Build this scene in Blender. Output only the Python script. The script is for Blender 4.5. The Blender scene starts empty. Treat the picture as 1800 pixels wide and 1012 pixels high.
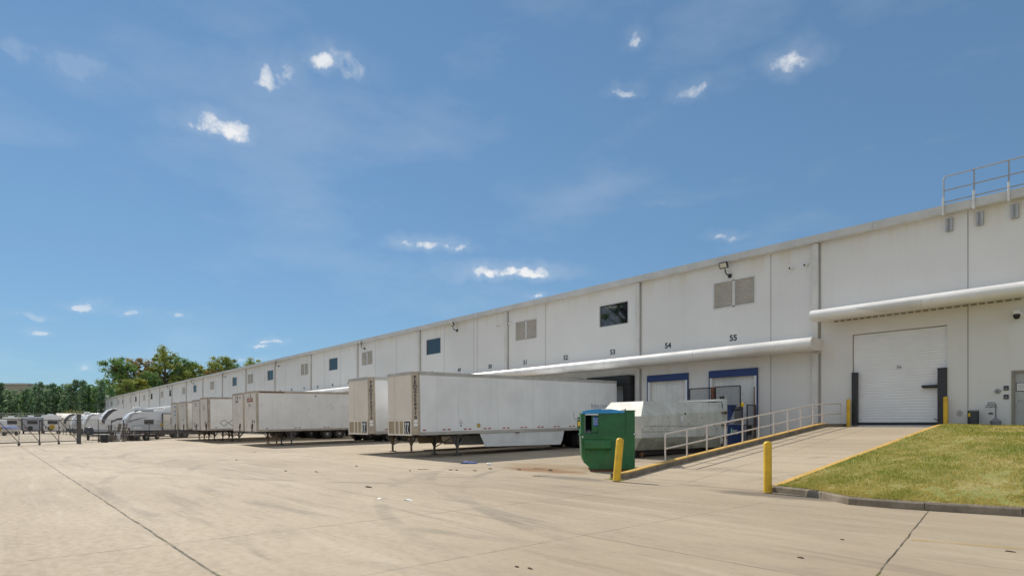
import bpy, bmesh, math, random
import numpy as np
from mathutils import Vector, Matrix, noise as mnoise

R = math.radians
SC = bpy.context.scene
COL = SC.collection

# ------------------------------------------------------------------ camera
W = 29.57                      # the warehouse wall stands at y = W
cam_d = bpy.data.cameras.new("camera")
cam = bpy.data.objects.new("camera", cam_d)
COL.objects.link(cam)
cam.location = (0, 0, 1.5)
cam.rotation_euler = (R(90), 0, R(90 - 41.33))
cam_d.sensor_width = 36
cam_d.lens = 36 * 1046 / 1800
cam_d.shift_y = (747 - 506) / 1800
cam_d.clip_start = 0.1
cam_d.clip_end = 6000
SC.camera = cam

# ------------------------------------------------------------------ light
SUN_EL, SUN_AZ = 43.0, -87.0          # azimuth from +Y, clockwise: the sun is beyond the left end
sd = Vector((math.sin(R(SUN_AZ)) * math.cos(R(SUN_EL)), math.cos(R(SUN_AZ)) * math.cos(R(SUN_EL)), math.sin(R(SUN_EL))))
sun_d = bpy.data.lights.new("sun", 'SUN')
sun_d.energy = 3.6
sun_d.angle = R(0.5)
sun_d.color = (1.0, 0.94, 0.84)
sun = bpy.data.objects.new("sun", sun_d)
COL.objects.link(sun)
sun.rotation_euler = (-sd).to_track_quat('-Z', 'Y').to_euler()

world = bpy.data.worlds.new("World")
SC.world = world
world.use_nodes = True
SC.view_settings.view_transform = 'Standard'
SC.view_settings.look = 'None'
SC.view_settings.exposure = 0.31
SC.view_settings.gamma = 1
SC.view_settings.use_curve_mapping = False


def build_world():
    nt = world.node_tree
    nt.nodes.clear()
    N, L = nt.nodes.new, nt.links.new
    out = N('ShaderNodeOutputWorld')
    bg = N('ShaderNodeBackground')
    bg.inputs['Strength'].default_value = 0.138
    sky = N('ShaderNodeTexSky')
    sky.sky_type = 'NISHITA'
    sky.sun_disc = False
    sky.sun_elevation = R(SUN_EL)
    sky.sun_rotation = R(SUN_AZ)
    sky.air_density = 1.0
    sky.dust_density = 0.0
    sky.ozone_density = 4.0
    tc = N('ShaderNodeTexCoord')

    def math_(op, a, b=None, c=None, clamp=False):
        n = N('ShaderNodeMath')
        n.operation = op
        n.use_clamp = clamp
        for i, v in enumerate((a, b, c)):
            if v is None:
                continue
            if isinstance(v, (int, float)):
                n.inputs[i].default_value = v
            else:
                L(v, n.inputs[i])
        return n.outputs[0]

    nz = N('ShaderNodeTexNoise')
    nz.inputs['Scale'].default_value = 30
    nz.inputs['Detail'].default_value = 9
    nz.inputs['Roughness'].default_value = 0.58
    nz.inputs['Distortion'].default_value = 0.25
    L(tc.outputs['Generated'], nz.inputs['Vector'])
    nzv = nz.outputs['Fac']
    # ragged outlines: the direction is warped before the cloud shapes are read
    warped = tc.outputs['Generated']
    for sc_, amt in ((14, 0.075), (55, 0.022)):
        wn = N('ShaderNodeTexNoise')
        wn.inputs['Scale'].default_value = sc_
        wn.inputs['Detail'].default_value = 4
        L(tc.outputs['Generated'], wn.inputs['Vector'])
        s1 = N('ShaderNodeVectorMath')
        s1.operation = 'SUBTRACT'
        L(wn.outputs['Color'], s1.inputs[0])
        s1.inputs[1].default_value = (0.5, 0.5, 0.5)
        s2 = N('ShaderNodeVectorMath')
        s2.operation = 'MULTIPLY_ADD'
        L(s1.outputs[0], s2.inputs[0])
        s2.inputs[1].default_value = (amt, amt, amt * 0.6)
        L(warped, s2.inputs[2])
        warped = s2.outputs[0]
    # each small cloud: direction, half width and half height (radians), strength
    a = R(41.33)
    S_, C_ = math.sin(a), math.cos(a)
    right = Vector((S_, C_, 0))
    fwd = Vector((-C_, S_, 0))
    up = Vector((0, 0, 1))
    clouds = [(-0.497, 0.499, .042, .021, 1.0), (-0.474, 0.509, .018, .014, .8), (-0.395, 0.583, .030, .026, .75), (-0.32, 0.604, .022, .015, .9),
              (-0.132, 0.299, .040, .009, 1.0), (-0.086, 0.295, .016, .008, .8), (0.002, 0.253, .064, .0115, 1.25),
              (0.033, 0.217, .013, .005, .8), (0.47, 0.613, .026, .018, .75), (0.305, 0.562, .022, .012, .5), (0.215, 0.645, .013, .013, .5),
              (0.195, 0.562, .018, .007, .45), (0.37, 0.318, .018, .006, .6), (0.255, 0.372, .03, .006, .35),
              (-0.71, 0.201, .016, .007, .6), (-0.646, 0.187, .016, .006, .6), (-0.56, 0.188, .012, .006, .4), (-0.794, 0.154, .013, .006, .5),
              (-0.74, 0.60, .085, .030, .13), (-0.80, 0.615, .06, .022, .10), (-0.715, 0.095, .012, .005, .6),
              (-0.42, 0.132, .012, .004, .6), (-0.395, 0.139, .014, .0045, .6), (-0.29, 0.60, .05, .02, .3), (-0.80, 0.185, .03, .006, .22), (-0.45, 0.112, .03, .004, .4)]
    total = None
    for rx, uy, hw, hh, st in clouds:
        d = (fwd + right * rx + up * uy).normalized()
        t1 = Vector((-d.y, d.x, 0)).normalized() * -1
        t2 = d.cross(t1).normalized()
        if t2.z < 0:
            t2 = -t2
        k = 1 / math.sqrt(1 + rx * rx + uy * uy)
        sub = N('ShaderNodeVectorMath')
        sub.operation = 'SUBTRACT'
        L(warped, sub.inputs[0])
        sub.inputs[1].default_value = d
        du = N('ShaderNodeVectorMath')
        du.operation = 'DOT_PRODUCT'
        L(sub.outputs[0], du.inputs[0])
        du.inputs[1].default_value = t1 / (hw * k * 1.3)
        dv = N('ShaderNodeVectorMath')
        dv.operation = 'DOT_PRODUCT'
        L(sub.outputs[0], dv.inputs[0])
        dv.inputs[1].default_value = t2 / (hh * k * 1.35)
        vv = math_('MULTIPLY', dv.outputs['Value'], math_('MULTIPLY_ADD', math_('LESS_THAN', dv.outputs['Value'], 0.0), 0.7, 1.0))
        r2 = math_('ADD', math_('MULTIPLY', du.outputs['Value'], du.outputs['Value']), math_('MULTIPLY', vv, vv))
        fall = math_('SUBTRACT', 1.0, r2)
        m = math_('ADD', math_('MULTIPLY', fall, 1.5), math_('MULTIPLY', math_('SUBTRACT', nzv, 0.56), 6.0))
        m = math_('MULTIPLY', math_('MULTIPLY', m, 0.75, None, True), math_('MULTIPLY', fall, 1.6, None, True))
        m = math_('MULTIPLY', m, st)
        halo = math_('SUBTRACT', 1.0, math_('MULTIPLY', r2, 0.22), None, True)
        halo = math_('MULTIPLY', math_('MULTIPLY', halo, halo), math_('MULTIPLY', nzv, 0.36 * st))
        m = math_('MAXIMUM', m, halo)
        total = m if total is None else math_('MAXIMUM', total, m)
    # thin high veil
    mp = N('ShaderNodeMapping')
    mp.inputs['Scale'].default_value = (1.6, 1.6, 4.5)
    mp.inputs['Location'].default_value = (0.35, 0.2, 0.1)
    L(tc.outputs['Generated'], mp.inputs['Vector'])
    v = N('ShaderNodeTexNoise')
    v.inputs['Scale'].default_value = 2.2
    v.inputs['Detail'].default_value = 8
    v.inputs['Roughness'].default_value = 0.55
    L(mp.outputs[0], v.inputs['Vector'])
    veil = math_('MULTIPLY', math_('SUBTRACT', v.outputs['Fac'], 0.50), 0.5, None, True)
    total = math_('MAXIMUM', math_('MINIMUM', total, 1.0), veil)
    # broken cumulus over the half of the sky behind the photographer, added as fill for the shaded walls and mirrored in the trailer sides
    dv = N('ShaderNodeVectorMath')
    dv.operation = 'DOT_PRODUCT'
    L(tc.outputs['Generated'], dv.inputs[0])
    dv.inputs[1].default_value = fwd
    behind = math_('MULTIPLY', math_('SUBTRACT', 0.30, dv.outputs['Value']), 2.5, None, True)
    mp2 = N('ShaderNodeMapping')
    mp2.inputs['Scale'].default_value = (1, 1, 2.2)
    L(tc.outputs['Generated'], mp2.inputs['Vector'])
    cu = N('ShaderNodeTexNoise')
    cu.inputs['Scale'].default_value = 3.2
    cu.inputs['Detail'].default_value = 9
    cu.inputs['Roughness'].default_value = 0.55
    L(mp2.outputs[0], cu.inputs['Vector'])
    cum = math_('MULTIPLY', math_('MULTIPLY', math_('SUBTRACT', cu.outputs['Fac'], 0.43), 7.0, None, True), behind)
    total = math_('MAXIMUM', total, cum)
    mix = N('ShaderNodeMix')
    mix.data_type = 'RGBA'
    L(total, mix.inputs[0])
    gam = N('ShaderNodeGamma')
    gam.inputs['Gamma'].default_value = 0.55
    L(sky.outputs[0], gam.inputs['Color'])
    tint = N('ShaderNodeMix')
    tint.data_type = 'RGBA'
    tint.blend_type = 'MULTIPLY'
    tint.inputs[0].default_value = 1
    L(gam.outputs[0], tint.inputs[6])
    tint.inputs[7].default_value = (0.67, 0.96, 1.2, 1)
    L(tint.outputs[2], mix.inputs[6])
    mix.inputs[7].default_value = (5.0, 5.1, 5.2, 1)
    L(mix.outputs[2], bg.inputs['Color'])
    L(bg.outputs[0], out.inputs['Surface'])


build_world()

# ------------------------------------------------------------------ object helpers


def tag(o, label=None, cat=None, group=None, kind=None):
    if label:
        o['label'] = label
    if cat:
        o['category'] = cat
    if group:
        o['group'] = group
    if kind:
        o['kind'] = kind
    return o


def thing(name, label, cat, loc=(0, 0, 0), rot=(0, 0, 0), group=None):
    o = bpy.data.objects.new(name, None)
    o.empty_display_size = 0.2
    COL.objects.link(o)
    o.location = loc
    o.rotation_euler = rot
    return tag(o, label, cat, group)


def copy_tree(o, parent=None):
    c = o.copy()
    COL.objects.link(c)
    if parent is not None:
        c.parent = parent
    for ch in list(o.children):
        copy_tree(ch, c)
    return c


class MB:
    def __init__(self):
        self.v, self.f, self.m = [], [], []

    def quad(self, pts, mi=0):
        n = len(self.v)
        self.v += [tuple(p) for p in pts]
        self.f.append(tuple(range(n, n + len(pts))))
        self.m.append(mi)
        return self

    def box(self, x0, x1, y0, y1, z0, z1, mi=0, rot=None, at=None):
        n = len(self.v)
        c = [(x0, y0, z0), (x1, y0, z0), (x1, y1, z0), (x0, y1, z0), (x0, y0, z1), (x1, y0, z1), (x1, y1, z1), (x0, y1, z1)]
        if rot is not None:
            c = [tuple(rot @ Vector(p) + Vector(at or (0, 0, 0))) for p in c]
        self.v += c
        for q in ((0, 3, 2, 1), (4, 5, 6, 7), (0, 1, 5, 4), (1, 2, 6, 5), (2, 3, 7, 6), (3, 0, 4, 7)):
            self.f.append(tuple(n + i for i in q))
            self.m.append(mi)
        return self

    def tube(self, path, r, n=8, mi=0, caps=True):
        P = [Vector(p) for p in path]
        rr = r if isinstance(r, (list, tuple)) else [r] * len(P)
        base = len(self.v)
        prev = None
        for i, p in enumerate(P):
            if i == 0:
                t = P[1] - P[0]
            elif i == len(P) - 1:
                t = P[-1] - P[-2]
            else:
                t = (P[i + 1] - p).normalized() + (p - P[i - 1]).normalized()
            t.normalize()
            if prev is None:
                ref = Vector((0, 0, 1)) if abs(t.z) < 0.9 else Vector((1, 0, 0))
                u = t.cross(ref).normalized()
            else:
                u = (prev - t * prev.dot(t)).normalized()
            prev = u
            w = t.cross(u)
            for k in range(n):
                a = 2 * math.pi * k / n
                self.v.append(tuple(p + (u * math.cos(a) + w * math.sin(a)) * rr[i]))
        for i in range(len(P) - 1):
            for k in range(n):
                a, b = base + i * n + k, base + i * n + (k + 1) % n
                self.f.append((a, b, b + n, a + n))
                self.m.append(mi)
        if caps:
            self.f.append(tuple(base + k for k in range(n))[::-1])
            self.m.append(mi)
            e = base + (len(P) - 1) * n
            self.f.append(tuple(e + k for k in range(n)))
            self.m.append(mi)
        return self

    def bar(self, p0, p1, w, h, mi=0):
        p0, p1 = Vector(p0), Vector(p1)
        t = (p1 - p0)
        Ln = t.length
        t.normalize()
        ref = Vector((0, 0, 1)) if abs(t.z) < 0.95 else Vector((0, 1, 0))
        u = t.cross(ref).normalized()
        v = u.cross(t).normalized()
        M = Matrix((u, t, v)).transposed()
        return self.box(-w / 2, w / 2, 0, Ln, -h / 2, h / 2, mi, M, p0)

    def prism(self, prof, a0, a1, axis='x', mi=0, side_mi=None):
        """closed 2-D profile extruded along an axis; profile coords are the two other axes in order"""
        n = len(prof)
        base = len(self.v)

        def P(a, q):
            return {'x': (a, q[0], q[1]), 'y': (q[0], a, q[1]), 'z': (q[0], q[1], a)}[axis]
        self.v += [P(a0, q) for q in prof] + [P(a1, q) for q in prof]
        for k in range(n):
            k2 = (k + 1) % n
            self.f.append((base + k, base + k2, base + n + k2, base + n + k))
            self.m.append(mi)
        self.f.append(tuple(base + k for k in range(n))[::-1])
        self.m.append(mi if side_mi is None else side_mi)
        self.f.append(tuple(base + n + k for k in range(n)))
        self.m.append(mi if side_mi is None else side_mi)
        return self

    def lathe(self, prof, c=(0, 0, 0), n=20, mi=0, axis='z'):
        base = len(self.v)
        for r, z in prof:
            for k in range(n):
                a = 2 * math.pi * k / n
                x, y = r * math.cos(a), r * math.sin(a)
                q = {'z': (x, y, z), 'x': (z, x, y), 'y': (y, z, x)}[axis]
                self.v.append((c[0] + q[0], c[1] + q[1], c[2] + q[2]))
        for i in range(len(prof) - 1):
            for k in range(n):
                a, b = base + i * n + k, base + i * n + (k + 1) % n
                self.f.append((a, b, b + n, a + n))
                self.m.append(mi)
        self.f.append(tuple(base + k for k in range(n))[::-1])
        self.m.append(mi)
        e = base + (len(prof) - 1) * n
        self.f.append(tuple(e + k for k in range(n)))
        self.m.append(mi)
        return self

    def build(self, name, mats, parent=None, smooth=False, bevel=0, loc=None, rot=None, normals=True):
        me = bpy.data.meshes.new(name)
        me.from_pydata(self.v, [], self.f)
        mats = mats if isinstance(mats, (list, tuple)) else [mats]
        for m in mats:
            me.materials.append(m)
        me.polygons.foreach_set('material_index', self.m)
        if normals:
            bm = bmesh.new()
            bm.from_mesh(me)
            bmesh.ops.recalc_face_normals(bm, faces=bm.faces)
            bm.to_mesh(me)
            bm.free()
        if smooth:
            me.polygons.foreach_set('use_smooth', [True] * len(me.polygons))
            try:
                me.set_sharp_from_angle(angle=R(40))
            except Exception:
                pass
        me.update()
        o = bpy.data.objects.new(name, me)
        COL.objects.link(o)
        if parent is not None:
            o.parent = parent
        if loc is not None:
            o.location = loc
        if rot is not None:
            o.rotation_euler = rot
        if bevel:
            b = o.modifiers.new("bevel", 'BEVEL')
            b.width = bevel
            b.segments = 2
            b.limit_method = 'ANGLE'
            b.angle_limit = R(35)
        return o


def text_mesh(s, size, mat, name, parent=None, loc=(0, 0, 0), rot=(0, 0, 0), ext=0.003, align='CENTER', sx=1.0, spacing=1.0, bold=0.0):
    cu = bpy.data.curves.new(name, 'FONT')
    cu.body = s
    cu.size = size
    cu.extrude = ext
    cu.offset = bold
    cu.align_x = align
    cu.align_y = 'CENTER'
    cu.space_line = spacing
    t = bpy.data.objects.new(name + "_curve", cu)
    COL.objects.link(t)
    dg = bpy.context.evaluated_depsgraph_get()
    me = bpy.data.meshes.new_from_object(t.evaluated_get(dg))
    bpy.data.objects.remove(t)
    bpy.data.curves.remove(cu)
    me.materials.clear()
    me.materials.append(mat)
    o = bpy.data.objects.new(name, me)
    COL.objects.link(o)
    if parent is not None:
        o.parent = parent
    o.location = loc
    o.rotation_euler = rot
    o.scale = (sx, 1, 1)
    return o


# ------------------------------------------------------------------ materials


class NT:
    """tiny helper for material node trees"""

    def __init__(self, name):
        self.mat = bpy.data.materials.new(name)
        self.mat.use_nodes = True
        self.nt = self.mat.node_tree
        self.bsdf = self.nt.nodes['Principled BSDF']
        self.tc = self.nt.nodes.new('ShaderNodeTexCoord')

    def n(self, t):
        return self.nt.nodes.new(t)

    def link(self, a, b):
        self.nt.links.new(a, b)

    def math(self, op, a, b=None, c=None, clamp=False):
        n = self.n('ShaderNodeMath')
        n.operation = op
        n.use_clamp = clamp
        for i, v in enumerate((a, b, c)):
            if v is None:
                continue
            if isinstance(v, (int, float)):
                n.inputs[i].default_value = v
            else:
                self.link(v, n.inputs[i])
        return n.outputs[0]

    def coords(self, scale=(1, 1, 1), rot=(0, 0, 0), loc=(0, 0, 0), src='Object'):
        m = self.n('ShaderNodeMapping')
        m.inputs['Scale'].default_value = scale
        m.inputs['Rotation'].default_value = rot
        m.inputs['Location'].default_value = loc
        self.link(self.tc.outputs[src], m.inputs['Vector'])
        return m.outputs[0]

    def noise(self, vec, scale=1, detail=5, rough=0.55, dist=0):
        t = self.n('ShaderNodeTexNoise')
        t.inputs['Scale'].default_value = scale
        t.inputs['Detail'].default_value = detail
        t.inputs['Roughness'].default_value = rough
        t.inputs['Distortion'].default_value = dist
        self.link(vec, t.inputs['Vector'])
        return t.outputs['Fac']

    def ramp(self, fac, lo, hi, v0=0.0, v1=1.0):
        m = self.n('ShaderNodeMapRange')
        m.interpolation_type = 'SMOOTHSTEP'
        m.inputs['From Min'].default_value = lo
        m.inputs['From Max'].default_value = hi
        m.inputs['To Min'].default_value = v0
        m.inputs['To Max'].default_value = v1
        self.link(fac, m.inputs['Value'])
        return m.outputs[0]

    def mix(self, fac, a, b, mode='MIX'):
        m = self.n('ShaderNodeMix')
        m.data_type = 'RGBA'
        m.blend_type = mode
        for sock, v in ((0, fac), (6, a), (7, b)):
            if isinstance(v, (int, float)):
                m.inputs[sock].default_value = v
            elif isinstance(v, (tuple, list)):
                m.inputs[sock].default_value = (v[0], v[1], v[2], 1)
            else:
                self.link(v, m.inputs[sock])
        return m.outputs[2]

    def bump(self, h, strength=0.3, dist=0.02, prev=None):
        b = self.n('ShaderNodeBump')
        b.inputs['Strength'].default_value = strength
        b.inputs['Distance'].default_value = dist
        self.link(h, b.inputs['Height'])
        if prev is not None:
            self.link(prev, b.inputs['Normal'])
        self.link(b.outputs[0], self.bsdf.inputs['Normal'])
        return b.outputs[0]

    def set(self, col=None, rough=None, metal=None, spec=None, coat=None):
        for key, v in (('Base Color', col), ('Roughness', rough), ('Metallic', metal), ('Specular IOR Level', spec), ('Coat Weight', coat)):
            if v is None:
                continue
            if isinstance(v, (tuple, list)):
                self.bsdf.inputs[key].default_value = (v[0], v[1], v[2], 1)
            elif isinstance(v, (int, float)):
                self.bsdf.inputs[key].default_value = v
            else:
                self.link(v, self.bsdf.inputs[key])
        return self.mat


def paint(name, col, rough=0.5, var=0.12, scale=2.0, dirt=0.0, dirt_col=(0.16, 0.12, 0.08), streak=0.0, metal=0.0, bump=0.0, rust=0.0):
    t = NT(name)
    oi = t.n('ShaderNodeObjectInfo')
    va = t.n('ShaderNodeVectorMath')
    va.operation = 'ADD'
    t.link(t.tc.outputs['Object'], va.inputs[0])
    ml = t.math('MULTIPLY', oi.outputs['Random'], 37.0)
    t.link(ml, va.inputs[1])
    vec = va.outputs[0]
    n1 = t.noise(vec, scale, 6, 0.6)
    f = t.ramp(n1, 0.3, 0.7, 1 - var, 1 + var * 0.5)
    c = t.mix(1.0, col, (1, 1, 1), 'MULTIPLY')
    mul = t.n('ShaderNodeMix')
    mul.data_type = 'RGBA'
    mul.blend_type = 'MULTIPLY'
    mul.inputs[0].default_value = 1
    t.link(c, mul.inputs[6])
    cc = t.n('ShaderNodeCombineColor')
    for i in range(3):
        t.link(f, cc.inputs[i])
    t.link(cc.outputs[0], mul.inputs[7])
    c = mul.outputs[2]
    if streak:
        m = t.n('ShaderNodeMapping')
        m.inputs['Scale'].default_value = (7, 7, 0.35)
        t.link(vec, m.inputs['Vector'])
        s = t.noise(m.outputs[0], 1.0, 5, 0.6)
        c = t.mix(t.ramp(s, 0.5, 0.8, 0, streak), c, dirt_col)
    if dirt:
        d = t.noise(vec, scale * 2.7, 8, 0.68)
        c = t.mix(t.ramp(d, 0.52, 0.75, 0, dirt), c, dirt_col)
    if rust:
        d = t.noise(vec, scale * 1.7, 9, 0.72)
        c = t.mix(t.ramp(d, 0.6 - 0.08 * rust, 0.68, 0, 0.9), c, (0.16, 0.055, 0.022))
    rr = t.ramp(n1, 0.3, 0.7, max(rough - 0.08, 0.02), min(rough + 0.1, 1))
    if bump:
        t.bump(t.noise(vec, scale * 12, 6, 0.6), bump, 0.01)
    return t.set(c, rr, metal)


M = {}


def make_materials():
    # concrete of the yard
    t = NT("yard_concrete")
    o = t.coords()
    big = t.noise(t.coords((0.10, 0.16, 1), (0, 0, R(6))), 1.0, 6, 0.6)
    mid = t.noise(t.coords((0.55, 2.1, 1), (0, 0, R(-38))), 1.0, 7, 0.62, 0.4)
    stre = t.noise(t.coords((0.16, 2.6, 1), (0, 0, R(-28))), 1.0, 6, 0.6, 0.6)
    fine = t.noise(o, 9.0, 8, 0.7)
    grit = t.noise(o, 70.0, 3, 0.6)
    c = t.mix(t.ramp(big, 0.3, 0.7), (0.355, 0.278, 0.188), (0.47, 0.38, 0.268))
    c = t.mix(t.ramp(mid, 0.45, 0.75, 0, 0.42), c, (0.245, 0.195, 0.138))
    c = t.mix(t.ramp(stre, 0.52, 0.72, 0, 0.6), c, (0.52, 0.435, 0.315))
    c = t.mix(t.ramp(stre, 0.25, 0.45, 0.6, 0), c, (0.235, 0.185, 0.13))
    c = t.mix(t.ramp(fine, 0.45, 0.8, 0, 0.35), c, (0.23, 0.20, 0.16))
    c = t.mix(t.ramp(grit, 0.58, 0.75, 0, 0.35), c, (0.19, 0.17, 0.14))
    sp = t.noise(o, 2.3, 9, 0.75)
    c = t.mix(t.ramp(sp, 0.68, 0.76, 0, 0.6), c, (0.13, 0.105, 0.08))
    # curved tyre marks
    sep = t.n('ShaderNodeSeparateXYZ')
    t.link(o, sep.inputs[0])
    X, Y = sep.outputs[0], sep.outputs[1]
    tm = None
    for cx, cy, r, w in ((-2.5, 20.0, 14.6, .13), (-2.5, 20.0, 16.3, .13), (-13.2, 12.2, 3.3, .1), (-13.4, 12.0, 3.75, .1), (-4, 24, 17.8, .14), (-30, 30, 25.5, .15), (-30, 30, 27.6, .15), (-14, 30, 26.2, .13), (-14, 30, 28.1, .13)):
        dx = t.math('SUBTRACT', X, cx)
        dy = t.math('SUBTRACT', Y, cy)
        d = t.math('SQRT', t.math('ADD', t.math('MULTIPLY', dx, dx), t.math('MULTIPLY', dy, dy)))
        d = t.math('ABSOLUTE', t.math('SUBTRACT', d, r))
        q = t.ramp(d, w * 0.5, w * 1.5, 1, 0)
        tm = q if tm is None else t.math('MAXIMUM', tm, q)
    brk = t.noise(t.coords((0.3, 0.3, 1)), 1.0, 5, 0.65)
    c = t.mix(t.math('MULTIPLY', tm, t.ramp(brk, 0.42, 0.66, 0, 0.5)), c, (0.17, 0.145, 0.115))
    # rust run-off and grime beside the dumpster and the docks
    for cx, cy, rx, ry, col, st in ((-14.2, 13.9, 2.0, .8, (0.24, 0.12, 0.045), .9), (-15.2, 15.2, 2.6, 1.1, (0.30, 0.20, 0.10), .6), (-5.9, 12.6, 1.6, .6, (0.12, 0.10, 0.075), .75),
                                    (-11.5, 12.4, 1.6, .5, (0.17, 0.145, 0.11), .7), (-24, 25, 9, 4, (0.2, 0.17, 0.135), .6), (-14, 23, 3.5, 5, (0.15, 0.12, 0.09), .6), (-45, 24, 9, 5, (0.2, 0.17, 0.14), .5)):
        dx = t.math('DIVIDE', t.math('SUBTRACT', X, cx), rx)
        dy = t.math('DIVIDE', t.math('SUBTRACT', Y, cy), ry)
        d = t.math('ADD', t.math('MULTIPLY', dx, dx), t.math('MULTIPLY', dy, dy))
        d = t.math('ADD', d, t.math('MULTIPLY', t.math('SUBTRACT', t.noise(t.coords((1.2, 1.2, 1)), 1.0, 7, 0.65), 0.5), 2.6))
        c = t.mix(t.ramp(d, 0.1, 1.2, st, 0), c, col)
    # expansion joints
    wob = t.math('MULTIPLY', t.math('SUBTRACT', t.noise(o, 0.9, 4, 0.6), 0.5), 0.06)
    jn = None
    for ax, pos, w, st in ((1, 1.72, .017, .95), (0, -5.45, .011, .5), (1, 6.1, .011, .62), (0, -8.5, .012, .7), (0, -18.5, .012, .45), (1, 10.4, .010, .35),
                           (0, -11.6, .009, .3), (0, -14.7, .010, .35), (0, -24.6, .014, .4), (0, -30.7, .014, .4), (1, -2.6, .012, .5), (0, -36.8, .016, .4), (0, -49, .02, .4), (0, -61, .02, .4), (1, 14.7, .012, .45), (1, 19.0, .012, .4)):
        d = t.math('ABSOLUTE', t.math('SUBTRACT', t.math('ADD', (X, Y)[ax], wob), pos))
        q = t.ramp(d, w * 0.55, w * 1.35, st, 0)
        jn = q if jn is None else t.math('MAXIMUM', jn, q)
    d = t.math('ADD', t.math('ADD', X, t.math('MULTIPLY', Y, 0.1667)), wob)
    d = t.math('ABSOLUTE', t.math('ADD', d, 0.945))
    jn = t.math('MAXIMUM', jn, t.ramp(d, 0.005, 0.016, 0.95, 0))
    jb = t.ramp(t.noise(o, 1.7, 5, 0.6), 0.36, 0.56, 0.45, 1.0)
    jn = t.math('MULTIPLY', jn, jb)
    c = t.mix(jn, c, (0.045, 0.038, 0.022))
    h = t.math('SUBTRACT', t.math('MULTIPLY', fine, 0.4), jn)
    t.bump(t.math('ADD', h, t.math('MULTIPLY', grit, 0.25)), 0.35, 0.012)
    M['concrete'] = t.set(c, t.ramp(fine, 0.3, 0.7, 0.72, 0.92), 0, 0.35)

    t = NT("kerb_concrete")
    o = t.coords()
    c = t.mix(t.ramp(t.noise(o, 2.5, 7, 0.65), 0.3, 0.7), (0.27, 0.225, 0.17), (0.155, 0.125, 0.09))
    c = t.mix(t.ramp(t.noise(o, 14, 6, 0.7), 0.5, 0.75, 0, 0.6), c, (0.12, 0.10, 0.08))
    t.bump(t.noise(o, 25, 6, 0.65), 0.5, 0.015)
    M['kerb'] = t.set(c, 0.9)

    def worn(name, colr, under, amount):
        t = NT(name)
        o = t.coords()
        c = t.mix(t.ramp(t.noise(o, 1.3, 6, 0.6), 0.3, 0.7), tuple(v * 0.85 for v in colr), colr)
        wear = t.math('ADD', t.math('MULTIPLY', t.noise(o, 3.0, 9, 0.7), 0.75), t.math('MULTIPLY', t.noise(o, 32, 5, 0.7), 0.25))
        c = t.mix(t.ramp(wear, amount, amount + 0.06), c, under)
        t.bump(t.noise(o, 30, 5, 0.6), 0.25, 0.008)
        return t.set(c, 0.65)
    M['kerb_yellow'] = worn("kerb_yellow_paint", (0.66, 0.40, 0.09), (0.30, 0.26, 0.20), 0.57)
    M['bollard'] = paint("bollard_yellow", (0.70, 0.43, 0.02), 0.42, 0.16, 3, dirt=0.5, dirt_col=(0.22, 0.13, 0.03), streak=0.25)

    # faded line: the paint only survives in patches
    t = NT("faded_line_paint")
    o = t.coords()
    w = t.math('ADD', t.math('MULTIPLY', t.noise(o, 1.6, 8, 0.7), 0.6), t.math('MULTIPLY', t.noise(o, 26, 6, 0.7), 0.4))
    al = t.ramp(w, 0.42, 0.58, 0.55, 0.0)
    t.set((0.60, 0.40, 0.10), 0.75)
    t.link(al, t.bsdf.inputs['Alpha'])
    M['faded_line'] = t.mat

    # warehouse wall
    t = NT("wall_panel_white")
    o = t.coords()
    sep = t.n('ShaderNodeSeparateXYZ')
    t.link(o, sep.inputs[0])
    n1 = t.noise(t.coords((0.25, 1, 0.3)), 1.0, 5, 0.55)
    st = t.noise(t.coords((3.2, 1, 0.12)), 1.0, 6, 0.6)
    c = t.mix(t.ramp(n1, 0.3, 0.7), (0.70, 0.68, 0.645), (0.755, 0.735, 0.70))
    c = t.mix(t.ramp(st, 0.52, 0.8, 0, 0.10), c, (0.56, 0.53, 0.48))
    bay = t.n('ShaderNodeTexWhiteNoise')
    bay.noise_dimensions = '1D'
    t.link(t.math('FLOOR', t.math('MULTIPLY', t.math('ADD', sep.outputs[0], 22.0), 1 / 4.0667)), bay.inputs['W'])
    c = t.mix(t.math('MULTIPLY', bay.outputs['Value'], 0.16), c, (0.60, 0.59, 0.57))
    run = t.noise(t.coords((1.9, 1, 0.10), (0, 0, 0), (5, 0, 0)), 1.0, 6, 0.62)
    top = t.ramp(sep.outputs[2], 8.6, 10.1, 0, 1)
    c = t.mix(t.math('MULTIPLY', top, t.ramp(run, 0.42, 0.7, 0.05, 0.5)), c, (0.62, 0.53, 0.36))  # warm bounce light under the eave painted in, broken up as dirt streaks
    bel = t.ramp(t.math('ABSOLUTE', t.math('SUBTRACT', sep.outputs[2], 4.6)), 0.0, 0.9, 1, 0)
    c = t.mix(t.math('MULTIPLY', bel, t.ramp(run, 0.45, 0.72, 0, 0.4)), c, (0.62, 0.53, 0.38))  # warm bounce under the canopy, painted on in the same streaks
    low = t.ramp(sep.outputs[2], 1.5, 2.6, 0.35, 0)
    c = t.mix(t.math('MULTIPLY', low, t.noise(o, 1.6, 6, 0.6)), c, (0.40, 0.37, 0.32))
    # sooty round mark low on the wall
    dx = t.math('DIVIDE', t.math('SUBTRACT', sep.outputs[0], -6.13), 0.13)
    dz = t.math('DIVIDE', t.math('SUBTRACT', sep.outputs[2], 1.98), 0.16)
    d = t.math('ADD', t.math('MULTIPLY', dx, dx), t.math('MULTIPLY', dz, dz))
    c = t.mix(t.ramp(d, 0.0, 1.3, 0.6, 0), c, (0.17, 0.16, 0.15))
    # shallow vertical ribs of the cladding
    ph = t.math('FRACT', t.math('MULTIPLY', sep.outputs[0], 1 / 0.305))
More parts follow.
